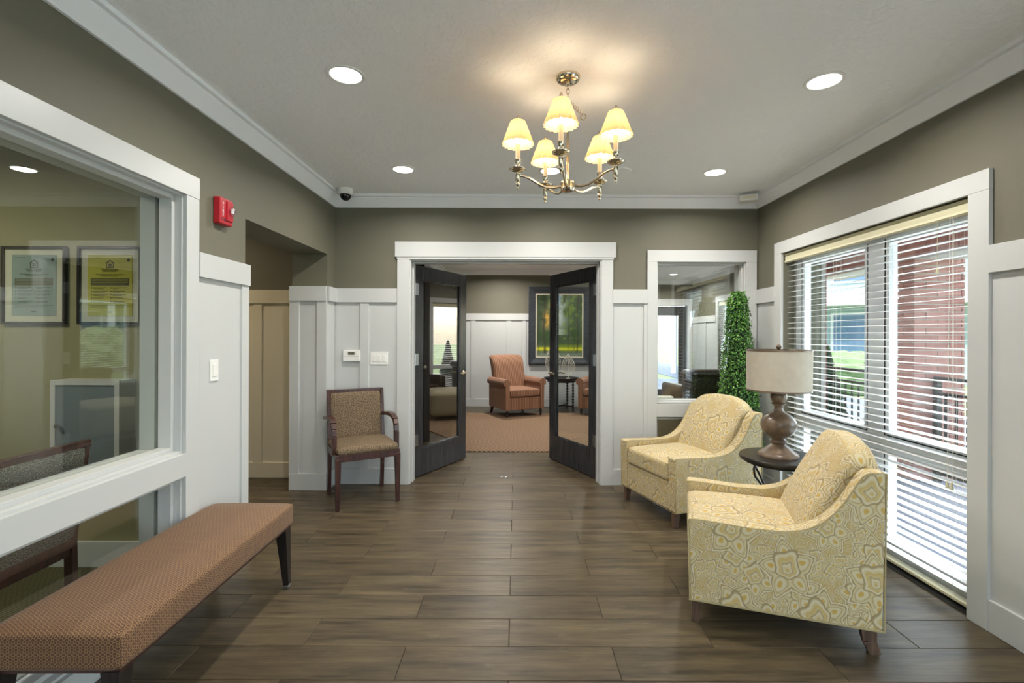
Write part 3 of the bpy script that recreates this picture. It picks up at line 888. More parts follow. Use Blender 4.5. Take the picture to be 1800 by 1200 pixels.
# unseen glazed entrance, added to let ambient light in
d4 = sempty('door_4', (.3, -2.6, 0), 'unseen glazed entrance added behind the viewer')
for x in (-1.5, -.75, -.02, .75, 1.42): obj('stile', B((x, x + .08, -.12, -.06, 0, 2.4)), 'doorwood', d4)
obj('rail', B((-1.42, 1.42, -.12, -.06, 2.3, 2.4), (-1.42, 1.42, -.12, -.06, 0, .2)), 'doorwood', d4)
obj('glass_pane', B((-1.42, 1.42, -.10, -.095, .2, 2.3)), 'glass', d4)

# ------------------------------------------------------------------ exterior
gr = struct('ground', B((2.40, 70, -40, 70, -.40, -.16), (-20, 2.4, 11.05, 70, -.4, -.16)), 'lawn')
struct('porch_floor', B((2.40, 4.6, -4, 4.50, -.16, -.06), (2.84, 4.6, 4.50, 5.2, -.16, -.06)), 'concrete')
obj('walkway', B((5.8, 8.4, -20, 30, -.16, -.13)), 'concrete', gr)
obj('walkway', B((-1.0, 5.8, 11.1, 17.0, -.16, -.13)), 'concrete', gr)
gh = thing('garage', 'plain white garage far outside the lounge exterior door', 'building', (.8, 24.0, -.16))
obj('wall', B((-5, 3, 0, 5, 0, 3.0)), 'siding', gh); obj('garage_door', B((-3.4, -.8, -.06, .02, 0, 2.3)), 'paneblue', gh)
obj('roof', (lambda bm: (ext(bm, [(-5.3, -.4, 3.0), (-5.3, 5.4, 3.0), (-5.3, 2.5, 4.6)], (8.6, 0, 0)), bm)[1])(bmesh.new()), 'roof', gh)
struct('porch_ceiling', B((2.40, 4.75, -4, 6.6, 2.58, 2.66)), 'siding')

def bricks(par, origin, udir, nrm, length, height, bl=.225, bh=.064, j=.012, depth=.03, maxn=400, shift=0.0):
    """lay brick children on a vertical face. origin = lower start corner; udir along; nrm outward"""
    u = Vector(udir).normalized(); n = Vector(nrm).normalized()
    cache = {}
    nz = int(height / (bh + j)); cnt = 0
    for r in range(nz):
        x = -(bl + j) / 2 if r % 2 else 0.0
        x -= shift
        while x < length - .02:
            a = max(0, x); b = min(length, x + bl)
            if b - a > .02:
                key = round(b - a, 3)
                if key not in cache:
                    bm = B((-(b - a) / 2, (b - a) / 2, -depth, .004, -bh / 2, bh / 2))
                    bmesh.ops.recalc_face_normals(bm, faces=bm.faces[:])
                    me = bpy.data.meshes.new('brick'); bm.to_mesh(me); bm.free(); me.materials.append(M['brick']); box_uv(me)
                    cache[key] = me
                o = bpy.data.objects.new('brick', cache[key]); COL.objects.link(o); o.parent = par
                o.rotation_euler = (0, 0, math.atan2(u.y, u.x) if n.dot(Vector((-u.y, u.x, 0))) > 0 else math.atan2(u.y, u.x) + PI)
                o.location = Vector(origin) + u * (a + b) / 2 + Vector((0, 0, bh / 2 + j / 2 + r * (bh + j))) + n * rnd.uniform(0, .003)
                cnt += 1
            x += bl + j
# pier standing on the porch
def pier(x0, x1, y0, y1, label, grp, side=True):
    t = thing('brick_pier', label, 'pier', (x0, y0, -.06), 0, None)
    w, d, h = x1 - x0, y1 - y0, 2.22
    obj('mortar_core', B((.004, w - .004, .004, d - .004, 0, h)), 'mortar', t)
    bricks(t, (0, 0, 0), (1, 0, 0), (0, -1, 0), w, h)
    bricks(t, (0, .012, 0), (0, 1, 0), (-1, 0, 0), d - .012, h)
    return t
pier(3.95, 4.45, 4.80, 5.00, 'red brick pier on the porch, seen through the blind behind the lamp', None)
# brick beam carried by the pier
bt = thing('brick_beam', 'long red brick beam over the porch edge, above the pier', 'beam', (3.97, -1.0, 2.16))
obj('mortar_core', B((.004, .40, 0, 7.6, 0, .42)), 'mortar', bt)
bricks(bt, (0, 3.2, 0), (0, 1, 0), (-1, 0, 0), 4.4, .42)
obj('soffit', B((-.02, .42, 0, 7.6, -.03, 0)), 'siding', bt)
# brick skin of the lounge bay, outside
sk = struct('wall_outer_bay', B((0, DL + .25, -.235, -.145, -.1, 2.9)), 'mortar'); sk.location = P0; sk.rotation_euler = (0, 0, ang)
bm = bmesh.new()
for r in range(39):
    x = -.11 if r % 2 else 0
    while x < DL + .25:
        a, b = max(0, x), min(DL + .25, x + .22)
        if not (.73 < (a + b) / 2 < 1.97 and .1 < r * .076 < 2.05) and b - a > .01: box(bm, a, b, -.241, -.23, -.1 + r * .076, -.1 + r * .076 + .064)
        x += .232
o = obj('bricks', bm, 'brick', sk); o['kind'] = 'stuff'
# cut the skin at the window: simple approach, recess skin object replaced by pieces
me = sk.data
bm = wall_boxes('x', 0, DL + .25, -.235, -.145, -.1, 2.58, [(.73, 1.97, .1, 2.07)])
bmesh.ops.recalc_face_normals(bm, faces=bm.faces[:]); bm.to_mesh(me); bm.free()

# railings of the porch
def railing(y0, y1, x, label):
    t = thing('porch_railing', label, 'railing', (x, y0, -.06))
    L = y1 - y0
    obj('top_rail', B((-.022, .022, 0, L, 1.0, 1.035)), 'blackmetal', t); obj('rail', B((-.012, .012, 0, L, .86, .885)), 'blackmetal', t); obj('rail', B((-.012, .012, 0, L, .08, .105)), 'blackmetal', t)
    for yy in ([.02, L - .02] if L < 3 else [.02, L / 2, L - .02]): obj('post', B((-.025, .025, yy - .025, yy + .025, 0, 1.0)), 'blackmetal', t)
    n = int(L / .11)
    for i in range(1, n): obj('baluster', B((-.008, .008, i * L / n - .008, i * L / n + .008, .105, .86)), 'blackmetal', t)
railing(1.6, 4.78, 4.15, 'black metal porch railing in front of the brick pier')
railing(5.04, 6.55, 4.15, 'black metal porch railing beyond the brick pier')
# neighbouring house, hedge, car
hs = thing('neighbour_house', 'pale two-storey neighbouring house with white eaves seen through the blind', 'house', (11.0, 17.5, -.16), R(-33.5))
obj('wall', B((-5, 5, 0, 6, 0, 5.6)), 'siding_teal', hs)
obj('eave', B((-5.6, 5.6, -.6, 6.6, 5.6, 5.85)), 'siding', hs)
obj('fascia_band', B((-5.1, 5.1, -.9, 0, 2.6, 3.0)), 'siding', hs)
obj('roof', (lambda bm: (ext(bm, [(-5.8, -.8, 5.85), (-5.8, 6.8, 5.85), (-5.8, 3, 7.8)], (11.6, 0, 0)), bm)[1])(bmesh.new()), 'roof', hs)
for x in (-4.2, -1.9, .4, 2.7):
    for z in (.9, 3.5):
        f = obj('window', B((x - .08, x + 1.18, -.05, .02, z - .08, z + 1.48)), 'siding', hs)
        obj('pane', B((x, x + 1.1, -.07, -.045, z, z + 1.4)), 'paneblue', f)
for x in (-5, -2.5, 0, 2.5, 5): obj('porch_post', B((x - .1, x + .1, -.85, -.65, 0, 2.6)), 'siding', hs)
def bush(loc, s, label, grp=None, mat='foliage', sub=4):
    bm = bmesh.new(); bmesh.ops.create_icosphere(bm, subdivisions=sub, radius=1)
    r = random.Random(int(loc[0] * 100))
    from mathutils import noise as mn
    for v in bm.verts:
        d = 1 + .22 * mn.noise(v.co * 3 + Vector(loc)) + .10 * mn.noise(v.co * 9 + Vector(loc))
        v.co = Vector((v.co.x * s[0] * d, v.co.y * s[1] * d, (v.co.z * d + .9) * s[2]))
    o = obj('bush', bm, mat, smooth=False); o.location = loc
    o['label'] = label; o['category'] = 'shrub'
    return o
bush((9.0, 13.2, -.2), (1.6, 1.0, .62), 'rounded green shrub on the lawn outside the window')
bush((6.4, 11.6, -.2), (.8, .8, .9), 'tall green shrub beside the neighbouring house')
bush((10.5, 7.2, -.2), (.9, .9, .6), 'low green shrub out on the lawn to the right of the walkway')
bush((2.7, 17.5, -.2), (1.3, .9, .5), 'green shrub outside the lounge exterior door')
# topiary outside (dark conifer by the pier)
t = thing('conifer', 'slim dark conifer outside behind the lamp', 'tree', (5.08, 7.9, -.16))
bm = bmesh.new()
for i in range(9):
    z = .12 + i * .135; r0 = .36 * (1 - i / 10)
    lathe(bm, [(r0 * .3, z + .21), (r0 * .8, z + .09), (r0, z), (.03, z + .05)], 14)
obj('foliage', bm, 'moss', t)
bm = bmesh.new(); lathe(bm, [(.05, 0), (.04, .3)], 10); obj('trunk', bm, 'mahogany', t)

# ================================================================== FURNITURE
# ---- yellow paisley armchairs
def arc_top(t):
    """arm/wing profile height along depth 0..1 (front..back)"""
    P = [(0, .500), (.06, .503), (.35, .490), (.52, .493), (.62, .512), (.70, .548), (.77, .605), (.82, .665), (.86, .725), (.885, .765), (.91, .785), (1, .790)]
    for (a, za), (b, zb) in zip(P, P[1:]):
        if a <= t <= b: return za + (zb - za) * (t - a) / (b - a)
    return P[-1][1]
def yellow_chair(label, loc, rz, group):
    W, D, LEG = .72, .79, .115
    f, bk = -D / 2, D / 2
    t = thing('armchair', label, 'armchair', loc, rz, group)
    AT = .085
    N = 46
    top = [(f + D * i / N, arc_top(i / N)) for i in range(N + 1)]
    sm = [(top[0][0], top[0][1])]
    for i in range(1, N): sm.append((top[i][0], (top[i - 1][1] + 2 * top[i][1] + top[i + 1][1]) / 4))
    sm.append(top[-1]); top = sm
    for s in (-1, 1):
        bm = bmesh.new()
        xo = s * W / 2; xi = s * (W / 2 - AT)
        # front edge slopes a little: foot of the panel set back
        prof = [(bk - .012, LEG), (f + .012, LEG)] + [(f + .002 + .01 * (1 - 1), z) if i == 0 else (y, z) for i, (y, z) in enumerate(top)]
        ext(bm, [(xo, y, z) for y, z in prof], (xi - xo, 0, 0))
        arm = obj('arm', bm, 'paisley', t, bevel=.012, seg=3)
        bm = bmesh.new()
        tube(bm, [(xo - s * .004, f + .012, LEG + .01)] + [(xo - s * .004, y + (.004 if i == 0 else 0), z - .004) for i, (y, z) in enumerate(top)] + [(xo - s * .004, bk - .006, LEG + .01)], .0034, 6)
        obj('piping', bm, 'piping', arm, smooth=True)
        bm = bmesh.new()
        tube(bm, [(xi + s * .004, y, z - .004) for i, (y, z) in enumerate(top) if y < .30], .0035, 6)
        obj('piping', bm, 'piping', arm, smooth=True)
    wi = W / 2 - AT
    obj('front_panel', B((-wi, wi, f + .018, f + .10, LEG, .315)), 'paisley', t, bevel=.008, seg=2)
    obj('seat_deck', B((-wi, wi, f + .05, bk - .04, LEG + .005, .30)), 'paisley', t)
    # cushion
    def cf(p):
        u = p.x / wi; v = (p.y - f) / (D * .72)
        if p.z > .36: p.z += .022 * (1 - u * u) * (1 - (2 * min(max(v, 0), 1) - 1) ** 2)
        return p
    bm = bmesh.new(); softbox(bm, (0, -.115, .385), (2 * wi - .004, .555, .145), .035, 12, cf)
    c = obj('seat_cushion', bm, 'paisley', t, smooth=True)
    bm = bmesh.new()
    for z in (.330, .442):
        tube(bm, [(-wi + .012, f + .012, z), (wi - .012, f + .012, z)], .004, 6)
    obj('piping', bm, 'piping', c, smooth=True)
    # back: leaning, crowned cushion-like inside back
    def arch(u): return .078 * (1 - abs(u) ** 3.2)
    def bf(p):
        u = p.x / wi; h = max(0.0, min(1.1, (p.z - .42) / .38))
        q = (p.y - .087) / .290
        yf = .085 + .205 * h ** 1.15 - .022 * (1 - u * u) * math.sin(min(1, h) * PI)
        p.y = yf + q * (bk - .012 - yf)
        if p.z > .42: p.z = .42 + (p.z - .42) * (1 + (arch(u) + .004) / .383)
        return p
    bm = bmesh.new(); softbox(bm, (0, .232, .603), (2 * wi - .002, .290, .400), .030, 14, bf)
    obj('back_cushion', bm, 'paisley', t, smooth=True)
    bm = bmesh.new()
    pts = [(wi * 2 * i / 24 - wi, .79 + arch(i / 12 - 1) * 1.0) for i in range(25)]
    ext(bm, [(-wi, bk - .05, LEG)] + [(x, bk - .05, z) for x, z in pts] + [(wi, bk - .05, LEG)], (0, .05, 0))
    ob = obj('outside_back', bm, 'paisley', t, bevel=.01, seg=3)
    bm = bmesh.new(); tube(bm, [(x, bk - .052, z - .0) for x, z in pts], .004, 6); obj('piping', bm, 'piping', ob, smooth=True)
    bm = bmesh.new(); tube(bm, [(-W / 2 + .002, f + .010, LEG + .003), (W / 2 - .002, f + .010, LEG + .003), (W / 2 - .002, bk - .004, LEG + .003), (-W / 2 + .002, bk - .004, LEG + .003)], .0045, 6, closed=True)
    obj('bottom_welt', bm, 'piping', t, smooth=True)
    for s in (-1, 1):
        bm = bmesh.new(); beam(bm, (s * (W / 2 - .045), f + .045, LEG + .004), (s * (W / 2 - .045), f + .038, 0), .048, .048, .034, .034); obj('leg', bm, 'legwood', t, bevel=.003)
        bm = bmesh.new(); x = s * (W / 2 - .045)
        beam(bm, (x, bk - .055, LEG + .004), (x, bk - .050, .055), .046, .062, .042, .052); beam(bm, (x, bk - .050, .056), (x, bk - .028, 0), .042, .052, .036, .044); obj('leg', bm, 'legwood', t, bevel=.003)
    return t
# local front is -Y ; facing vector f=(fx,fy) -> rz = atan2(fy,fx)+90deg
def face(fx, fy): return math.atan2(fy, fx) + PI / 2
# near chair: side panel from (.81,2.30) front to (1.56,2.04) back
fA = Vector((-.945, .327, 0)).normalized(); pA = Vector((.327, .945, 0)).normalized()
cA = (Vector((.815, 2.29, 0)) + Vector((1.56, 2.03, 0))) / 2 + pA * .36
chA = yellow_chair('gold paisley armchair nearest the viewer, its patterned side panel in full view', tuple(cA), face(fA.x, fA.y), 'yellow armchairs by the window')
fB = Vector((-.945, -.325, 0)).normalized(); pB = Vector((-.325, .945, 0)).normalized()
cB = (Vector((1.115, 3.38, 0)) + Vector((1.86, 3.64, 0))) / 2 + pB * .36
chB = dup(chA, tuple(cB), face(fB.x, fB.y), 'gold paisley armchair farther back, below the small interior window', 'yellow armchairs by the window')

# ---- round side table with lamp
tx, ty = 1.70, 3.10
t = thing('side_table', 'small round dark stone-topped side table with bent iron legs under the lamp', 'table', (tx, ty, 0))
bm = bmesh.new(); lathe(bm, [(.225, .568), (.242, .572), (.245, .582), (.245, .590), (.240, .597), (0, .598)], 48); obj('table_top', bm, 'espresso', t, smooth=True)
bm = bmesh.new(); tube(bm, [(.21 * math.cos(a), .21 * math.sin(a), .560) for a in (2 * PI * i / 36 for i in range(36))], .007, 8, closed=True); obj('apron_ring', bm, 'blackmetal', t, smooth=True)
for k in range(4):
    a = R(200 + 90 * k); c, s = math.cos(a), math.sin(a)
    pts = [(.21, .566), (.222, .53), (.214, .49), (.17, .44), (.125, .37), (.115, .28), (.135, .17), (.185, .06), (.215, .006)]
    bm = bmesh.new(); tube(bm, [(r * c, r * s, z) for r, z in pts], .0075, 8); obj('leg', bm, 'blackmetal', t, smooth=True)
bm = bmesh.new(); tube(bm, [(.12 * math.cos(q), .12 * math.sin(q), .22) for q in (2 * PI * i / 28 for i in range(28))], .005, 8, closed=True); obj('stretcher_ring', bm, 'blackmetal', t, smooth=True)

t = thing('table_lamp', 'table lamp with cream linen drum shade and turned brown wood base', 'lamp', (tx - .015, ty, .598))
bm = bmesh.new()
lathe(bm, [(.118, 0), (.118, .012), (.112, .020), (.098, .030), (.090, .036), (.070, .055), (.048, .070), (.040, .078), (.044, .086), (.052, .092), (.052, .100), (.040, .106), (.036, .112), (.050, .122), (.078, .140), (.098, .165), (.106, .195), (.103, .222), (.088, .248), (.064, .268), (.040, .280), (.030, .290), (.026, .306), (.028, .322), (.038, .330), (.044, .336), (.034, .342), (.042, .352), (.049, .372), (.048, .392), (.038, .410), (.026, .418), (.024, .424), (.018, .43), (0, .432)], 40)
obj('base', bm, 'lampwood', t, smooth=True)
bm = bmesh.new(); lathe(bm, [(.008, .43), (.008, .50), (.016, .502), (.016, .54), (.0, .541)], 14); obj('socket', bm, 'chrome', t, smooth=True)
bm = bmesh.new(); tube(bm, [(.0, 0, .50)] + [(.045 * math.sin(q) , 0, .50 + .085 * (1 - math.cos(q))) for q in (PI * i / 12 for i in range(1, 12))] + [(0, 0, .675)], .0016, 6)
tube(bm, [(-.0, 0, .50)] + [(-.045 * math.sin(q), 0, .50 + .085 * (1 - math.cos(q))) for q in (PI * i / 12 for i in range(1, 12))] + [(0, 0, .675)], .0016, 6); obj('harp', bm, 'chrome', t)
bm = bmesh.new(); lathe(bm, [(.187, .420), (.190, .676), (.188, .676), (.185, .420), (.187, .420)], 56); sh = obj('lamp_shade', bm, 'linen', t, smooth=True)
for z, r in ((.421, .1882), (.675, .1912)):
    bm = bmesh.new(); lathe(bm, [(r - .004, z - .005), (r, z - .005), (r, z + .005), (r - .004, z + .005), (r - .004, z - .005)], 56); obj('trim_band', bm, 'lampwood', sh, smooth=True)
bm = bmesh.new()
for k in range(3):
    a = R(30 + 120 * k); tube(bm, [(0, 0, .670), (.187 * math.cos(a), .187 * math.sin(a), .672)], .0018, 6)
obj('spider', bm, 'chrome', sh)
bm = bmesh.new(); lathe(bm, [(.006, .670), (.006, .682), (.012, .686), (.017, .696), (.015, .706), (.007, .712), (0, .713)], 18); obj('finial', bm, 'lampwood', t, smooth=True)

# ---- topiary
t = thing('topiary_cone', 'tall slim boxwood topiary cone in the corner behind the far yellow armchair', 'plant', (1.93, 4.20, 0))
bm = bmesh.new(); lathe(bm, [(.11, 0), (.135, .02), (.15, .26), (.16, .27), (.16, .30), (.145, .30), (.14, .27), (0, .27)], 28); obj('pot', bm, 'cabinet_dark', t, smooth=True)
def tr(z): return .20 - .134 * (z - .34) / 1.43
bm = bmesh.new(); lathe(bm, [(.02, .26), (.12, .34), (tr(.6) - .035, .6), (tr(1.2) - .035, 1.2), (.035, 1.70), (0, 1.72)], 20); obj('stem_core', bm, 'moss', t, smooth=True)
vs, fs = [], []
lr = random.Random(3)
for i in range(9500):
    z = .32 + 1.43 * (lr.random() ** 1.12); a = lr.uniform(0, 2 * PI)
    r = max(.03, tr(z)) * lr.uniform(.80, 1.06) + (lr.random() ** 8) * .03
    if z > 1.70: r *= lr.uniform(.2, .9)
    c = Vector((r * math.cos(a) - .012 * (z - .9), r * math.sin(a), z))
    n = Vector((math.cos(a), math.sin(a), lr.uniform(-.2, .9))) + Vector((lr.gauss(0, .5), lr.gauss(0, .5), lr.gauss(0, .5))); n.normalize()
    d = n.orthogonal().normalized(); d.rotate(Quaternion(n, lr.uniform(0, 2 * PI)))
    w = n.cross(d); L = lr.uniform(.016, .028); b = len(vs)
    vs += [c - d * L * .5, c + w * L * .28 + n * .002, c + d * L * .5 - n * .003, c - w * L * .28 + n * .002]
    fs += [(b, b + 1, b + 2), (b, b + 2, b + 3)]
me = bpy.data.meshes.new('foliage'); me.from_pydata([tuple(v) for v in vs], [], fs); me.materials.append(M['leaf'])
o = bpy.data.objects.new('foliage', me); COL.objects.link(o); o.parent = t; o['kind'] = 'stuff'

# ---- upholstered bench
BW, BL, BZ = .445, 1.165, .455
t = thing('bench', 'long upholstered bench with tiny orange floral pattern and tapered dark legs', 'bench', (-1.412, 2.035, 0), R(.6))
def bf(p):
    if p.z > BZ - .03: p.z += .004 * (1 - (p.x / (BW / 2)) ** 2)
    return p
bm = bmesh.new(); softbox(bm, (0, 0, BZ - .0575), (BW, BL, .115), .020, 12, bf); obj('seat', bm, 'bench', t, smooth=True)
obj('seat_frame', B((-BW / 2 + .015, BW / 2 - .015, -BL / 2 + .015, BL / 2 - .015, BZ - .125, BZ - .112)), 'mahogany', t)
for sx in (-1, 1):
    for sy in (-1, 1):
        bm = bmesh.new(); beam(bm, (sx * (BW / 2 - .045), sy * (BL / 2 - .040), BZ - .122), (sx * (BW / 2 - .030), sy * (BL / 2 - .022), .022), .058, .058, .030, .030)
        lg = obj('leg', bm, 'espresso', t, bevel=.002)
        bm = bmesh.new(); beam(bm, (sx * (BW / 2 - .030), sy * (BL / 2 - .022), .022), (sx * (BW / 2 - .029), sy * (BL / 2 - .021), 0), .032, .032, .026, .026); obj('leg_tip', bm, 'steel', lg, bevel=.003)

# ---- guest chairs
def guest_chair(label, loc, rz, fabric):
    t = thing('guest_chair', label, 'chair', loc, rz)
    hw, fr = .232, -.235
    for s in (-1, 1):
        bm = bmesh.new(); beam(bm, (s * hw, fr, .40), (s * (hw + .004), fr - .004, 0), .044, .044, .028, .028); obj('leg', bm, 'mahogany', t, bevel=.003)
        # rear leg and post, one swept piece
        bm = bmesh.new(); pts = [(s * (hw - .008), .225, 0), (s * (hw - .008), .205, .22), (s * (hw - .008), .200, .44), (s * (hw - .006), .225, .66), (s * (hw - .004), .262, .885)]
        for a, b in zip(pts, pts[1:]): beam(bm, a, b, .030, .040, .028, .040 if b[2] < .8 else .032)
        obj('rear_post', bm, 'mahogany', t, bevel=.003)
        # arm
        bm = bmesh.new()
        ap = [(.235, .655), (.13, .672), (.02, .680), (-.06, .674), (-.115, .652), (-.142, .612), (-.150, .56), (-.152, .42)]
        x = s * (hw + .016)
        ap2 = ap
        for i in range(len(ap2) - 1):
            a, b = ap2[i], ap2[i + 1]
            wa = .052 - .012 * min(1, i / 5)
            dd = .030 if i < 5 else .036
            beam(bm, (x, a[0], a[1]), (x, b[0] - (.0), b[1]), wa, dd, wa - .002, dd, up=(0, .3, 1) if i < 5 else (0, 1, 0))
        obj('arm', bm, 'mahogany', t, bevel=.004)
    obj('seat_frame', B((-hw - .018, hw + .018, fr - .02, fr + .006, .375, .43), (-hw - .010, -hw + .014, fr, .21, .375, .43), (hw - .014, hw + .010, fr, .21, .375, .43), (-hw, hw, .19, .212, .375, .43)), 'mahogany', t, bevel=.002)
    def sf(p):
        u = p.x / hw; v = (p.y + .03) / .24
        if p.z > .44: p.z += .018 * (1 - u * u) * max(0, 1 - v * v)
        return p
    bm = bmesh.new(); softbox(bm, (0, -.035, .452), (2 * hw + .022, .455, .062), .030, 10, sf); obj('seat', bm, fabric, t, smooth=True)
    lean = lambda z: .205 + (z - .44) * .13
    bm = bmesh.new(); beam(bm, (-hw - .010, .262, .872), (hw + .010, .262, .872), .032, .030, up=(0, 0, 1))
    obj('top_rail', bm, 'mahogany', t, bevel=.003)
    bm = bmesh.new(); beam(bm, (-hw, .203, .430), (hw, .203, .430), .034, .044, up=(0, 0, 1)); obj('lower_rail', bm, 'mahogany', t, bevel=.003)
    def bk(p):
        z = p.z; c = lean(z)
        p.y = c + p.y * (1 + .25 * (1 - (p.x / hw) ** 2)); return p
    bm = bmesh.new(); softbox(bm, (0, 0, .656), (2 * hw - .034, .050, .410), .018, 10, bk); obj('backrest', bm, fabric, t, smooth=True)
    return t
g1 = guest_chair('dark wood guest armchair with brown fleck upholstery against the white wainscot', (-1.29, 4.06, 0), R(30), 'guestfab')
g2 = dup(g1, (-2.19, 1.94, 0), R(-90), 'dark wood chair with grey fleck back, seen from behind through the office window', None, {'brown_fleck_upholstery': 'officefab'})

# ---- chandelier
CX, CY = .25, 2.37
t = thing('chandelier', 'five-arm polished brass chandelier with small pleated cream shades', 'chandelier', (CX, CY, 0))
bm = bmesh.new(); lathe(bm, [(.002, 2.598), (.030, 2.600), (.046, 2.604), (.056, 2.612), (.060, 2.622), (.060, H)], 36); lathe(bm, [(.007, 2.585), (.010, 2.592), (.010, 2.60)], 12)
obj('canopy', bm, 'chrome', t, smooth=True)
bm = bmesh.new()
for i in range(5):
    z = 2.582 - i * .024; pl = []
    for q in range(14):
        a = 2 * PI * q / 14; u = .0075 * math.cos(a); v = .016 * math.sin(a)
        pl.append((u, 0, z + v) if i % 2 else (0, u, z + v))
    tube(bm, pl, .0022, 6, closed=True)
# spare chain loop hanging from the canopy
for i in range(6):
    zz = 2.50 - .01 * i; xx = .012 + i * .011; yy = -.004
    tube(bm, [(xx + .006 * math.cos(q), yy, zz + .010 * math.sin(q)) for q in (2 * PI * j / 10 for j in range(10))], .0018, 5, closed=True)
tube(bm, [(.075 + .014 * math.cos(q), -.004, 2.432 + .015 * math.sin(q)) for q in (2 * PI * j / 14 for j in range(14))], .003, 6, closed=True)
obj('chain', bm, 'chrome', t, smooth=True)
bm = bmesh.new(); lathe(bm, [(0, 2.482), (.008, 2.480), (.010, 2.47), (.0065, 2.462), (.0065, 2.130), (.010, 2.124), (.020, 2.118), (.034, 2.112), (.036, 2.106), (.036, 2.084), (.038, 2.080), (.033, 2.070), (.014, 2.066), (0, 2.066)], 28); obj('stem', bm, 'chrome', t, smooth=True)
for k in range(5):
    a = R(-103 + 72 * k); c, s = math.cos(a), math.sin(a); r = .245
    bm = bmesh.new()
    ctl = [(.030, 2.092), (.070, 2.083), (.110, 2.086), (.150, 2.103), (.185, 2.124), (.215, 2.136), (.245, 2.138)]
    tube(bm, [(q * c, q * s, z) for q, z in ctl], .0062, 10); arm = obj('arm', bm, 'chrome', t, smooth=True)
    bm = bmesh.new()
    lathe(bm, [(0, 2.070), (.005, 2.074), (.006, 2.079), (.003, 2.084), (.008, 2.089), (.012, 2.096), (.009, 2.104), (.006, 2.108), (.011, 2.113), (.012, 2.150), (.008, 2.153), (.026, 2.158), (.040, 2.166), (.041, 2.170), (.026, 2.166), (.010, 2.163), (.010, 2.170), (.014, 2.175), (.0125, 2.182), (.0125, 2.208), (.016, 2.211), (.016, 2.215), (0, 2.215)], 20, (r * c, r * s, 0))
    obj('candle_cup', bm, 'chrome', arm, smooth=True)
    bm = bmesh.new(); lathe(bm, [(.0115, 2.214), (.0115, 2.290), (.0, 2.291)], 16, (r * c, r * s, 0)); obj('candle_sleeve', bm, 'ivory', arm, smooth=True)
    bm = bmesh.new(); lathe(bm, [(.006, 2.290), (.013, 2.305), (.015, 2.320), (.011, 2.340), (.003, 2.356), (0, 2.358)], 14, (r * c, r * s, 0)); obj('bulb', bm, 'bulb', arm, smooth=True)
    bm = bmesh.new(); n = 160; z0, z1 = 2.288, 2.400
    lo, hi = [], []
    for i in range(n):
        q = 2 * PI * i / n; w = .0036 * math.sin(q * 18)
        lo.append(bm.verts.new((r * c + (.0755 + w) * math.cos(q), r * s + (.0755 + w) * math.sin(q), z0)))
        hi.append(bm.verts.new((r * c + (.034 + w * .5) * math.cos(q), r * s + (.034 + w * .5) * math.sin(q), z1)))
    for i in range(n): bm.faces.new((lo[i], lo[(i + 1) % n], hi[(i + 1) % n], hi[i]))
    sh = obj('lamp_shade', bm, 'silk', arm, smooth=True)
    for z, rr in ((z0, .0765), (z1, .0348)):
        bm = bmesh.new(); tube(bm, [(r * c + rr * math.cos(q), r * s + rr * math.sin(q), z) for q in (2 * PI * i / 40 for i in range(40))], .0018, 5, closed=True); obj('shade_rim', bm, 'silk', sh, smooth=True) if False else bm.free()
    bm = bmesh.new(); lathe(bm, [(.002, 2.352), (.002, 2.412), (.006, 2.416), (.0078, 2.423), (.005, 2.431), (0, 2.433)], 14, (r * c, r * s, 0)); obj('finial', bm, 'chrome', arm, smooth=True)
    d = bpy.data.lights.new('bulb_light', 'POINT'); d.energy = SHADE_W; d.color = (1, .80, .52); d.shadow_soft_size = .03
    lo_ = bpy.data.objects.new('bulb_light', d); COL.objects.link(lo_); lo_.parent = t; lo_.location = (r * c, r * s, 2.335)

# ---- recessed lights
def can(x, y, label, group='recessed ceiling lights', watts=None, z=H, color=(1, .96, .90), r=.073):
    t = thing('recessed_light', label, 'ceiling light', (x, y, z), 0, group)
    bm = bmesh.new(); lathe(bm, [(r + .018, 0), (r + .017, -.005), (r + .004, -.006), (r, -.002), (r, .0)], 40); obj('trim_ring', bm, 'plastic', t, smooth=True)
    bm = bmesh.new(); lathe(bm, [(r + .001, -.0025), (0, -.0035)], 40); obj('lens', bm, 'can_glow', t, smooth=True)
    w = CAN_W if watts is None else watts
    if w: area('recessed_lamp', (0, 0, -.008), (0, 0, -1), r * 1.8, r * 1.8, w, color, 158, 'DISK', t)
    return t
can(-.835, 2.36, 'large looking recessed light in the ceiling left of the chandelier')
can(1.525, 2.40, 'large looking recessed light in the ceiling right of the chandelier')
can(-.868, 3.70, 'recessed light near the crown moulding, left of the chandelier, beside the dome camera')
can(1.535, 3.74, 'recessed light near the right corner sensor box')
can(.262, 3.72, 'recessed light directly behind the chandelier')
for x, y, w_ in ((-.84, .9, 'above and left of the viewer'), (1.52, .9, 'above and right of the viewer'), (.26, -.5, 'right behind the viewer'), (-.84, -1.6, 'far behind the viewer, left one'), (1.52, -1.6, 'far behind the viewer, right one')):
    can(x, y, 'added unseen recessed ceiling light ' + w_, 'added ambient lights behind the viewer', 3.5)  # unseen lamps added for ambient light from behind the camera
can(-.27, 8.45, 'recessed light in the lounge ceiling, seen through the open doors', 'lounge ceiling lights', 27)
can(3.22, 9.9, 'recessed light in the lounge ceiling, seen through the small interior window', 'lounge ceiling lights', 27)
for x, y, w_ in ((-.3, 6.3, 'left of those just inside the doorway'), (1.4, 6.3, 'right of those just inside the doorway'), (1.4, 8.4, 'above the right striped armchair'), (2.9, 7.4, 'above the leather armchair')):
    can(x, y, 'recessed lounge ceiling light, ' + w_, 'hidden lounge ceiling lights', 14)
can(-3.3, 1.6, 'unseen recessed light added in the office ceiling', 'added office light', 20, H, (1, .93, .72))  # lamp added out of view to lift the dark office
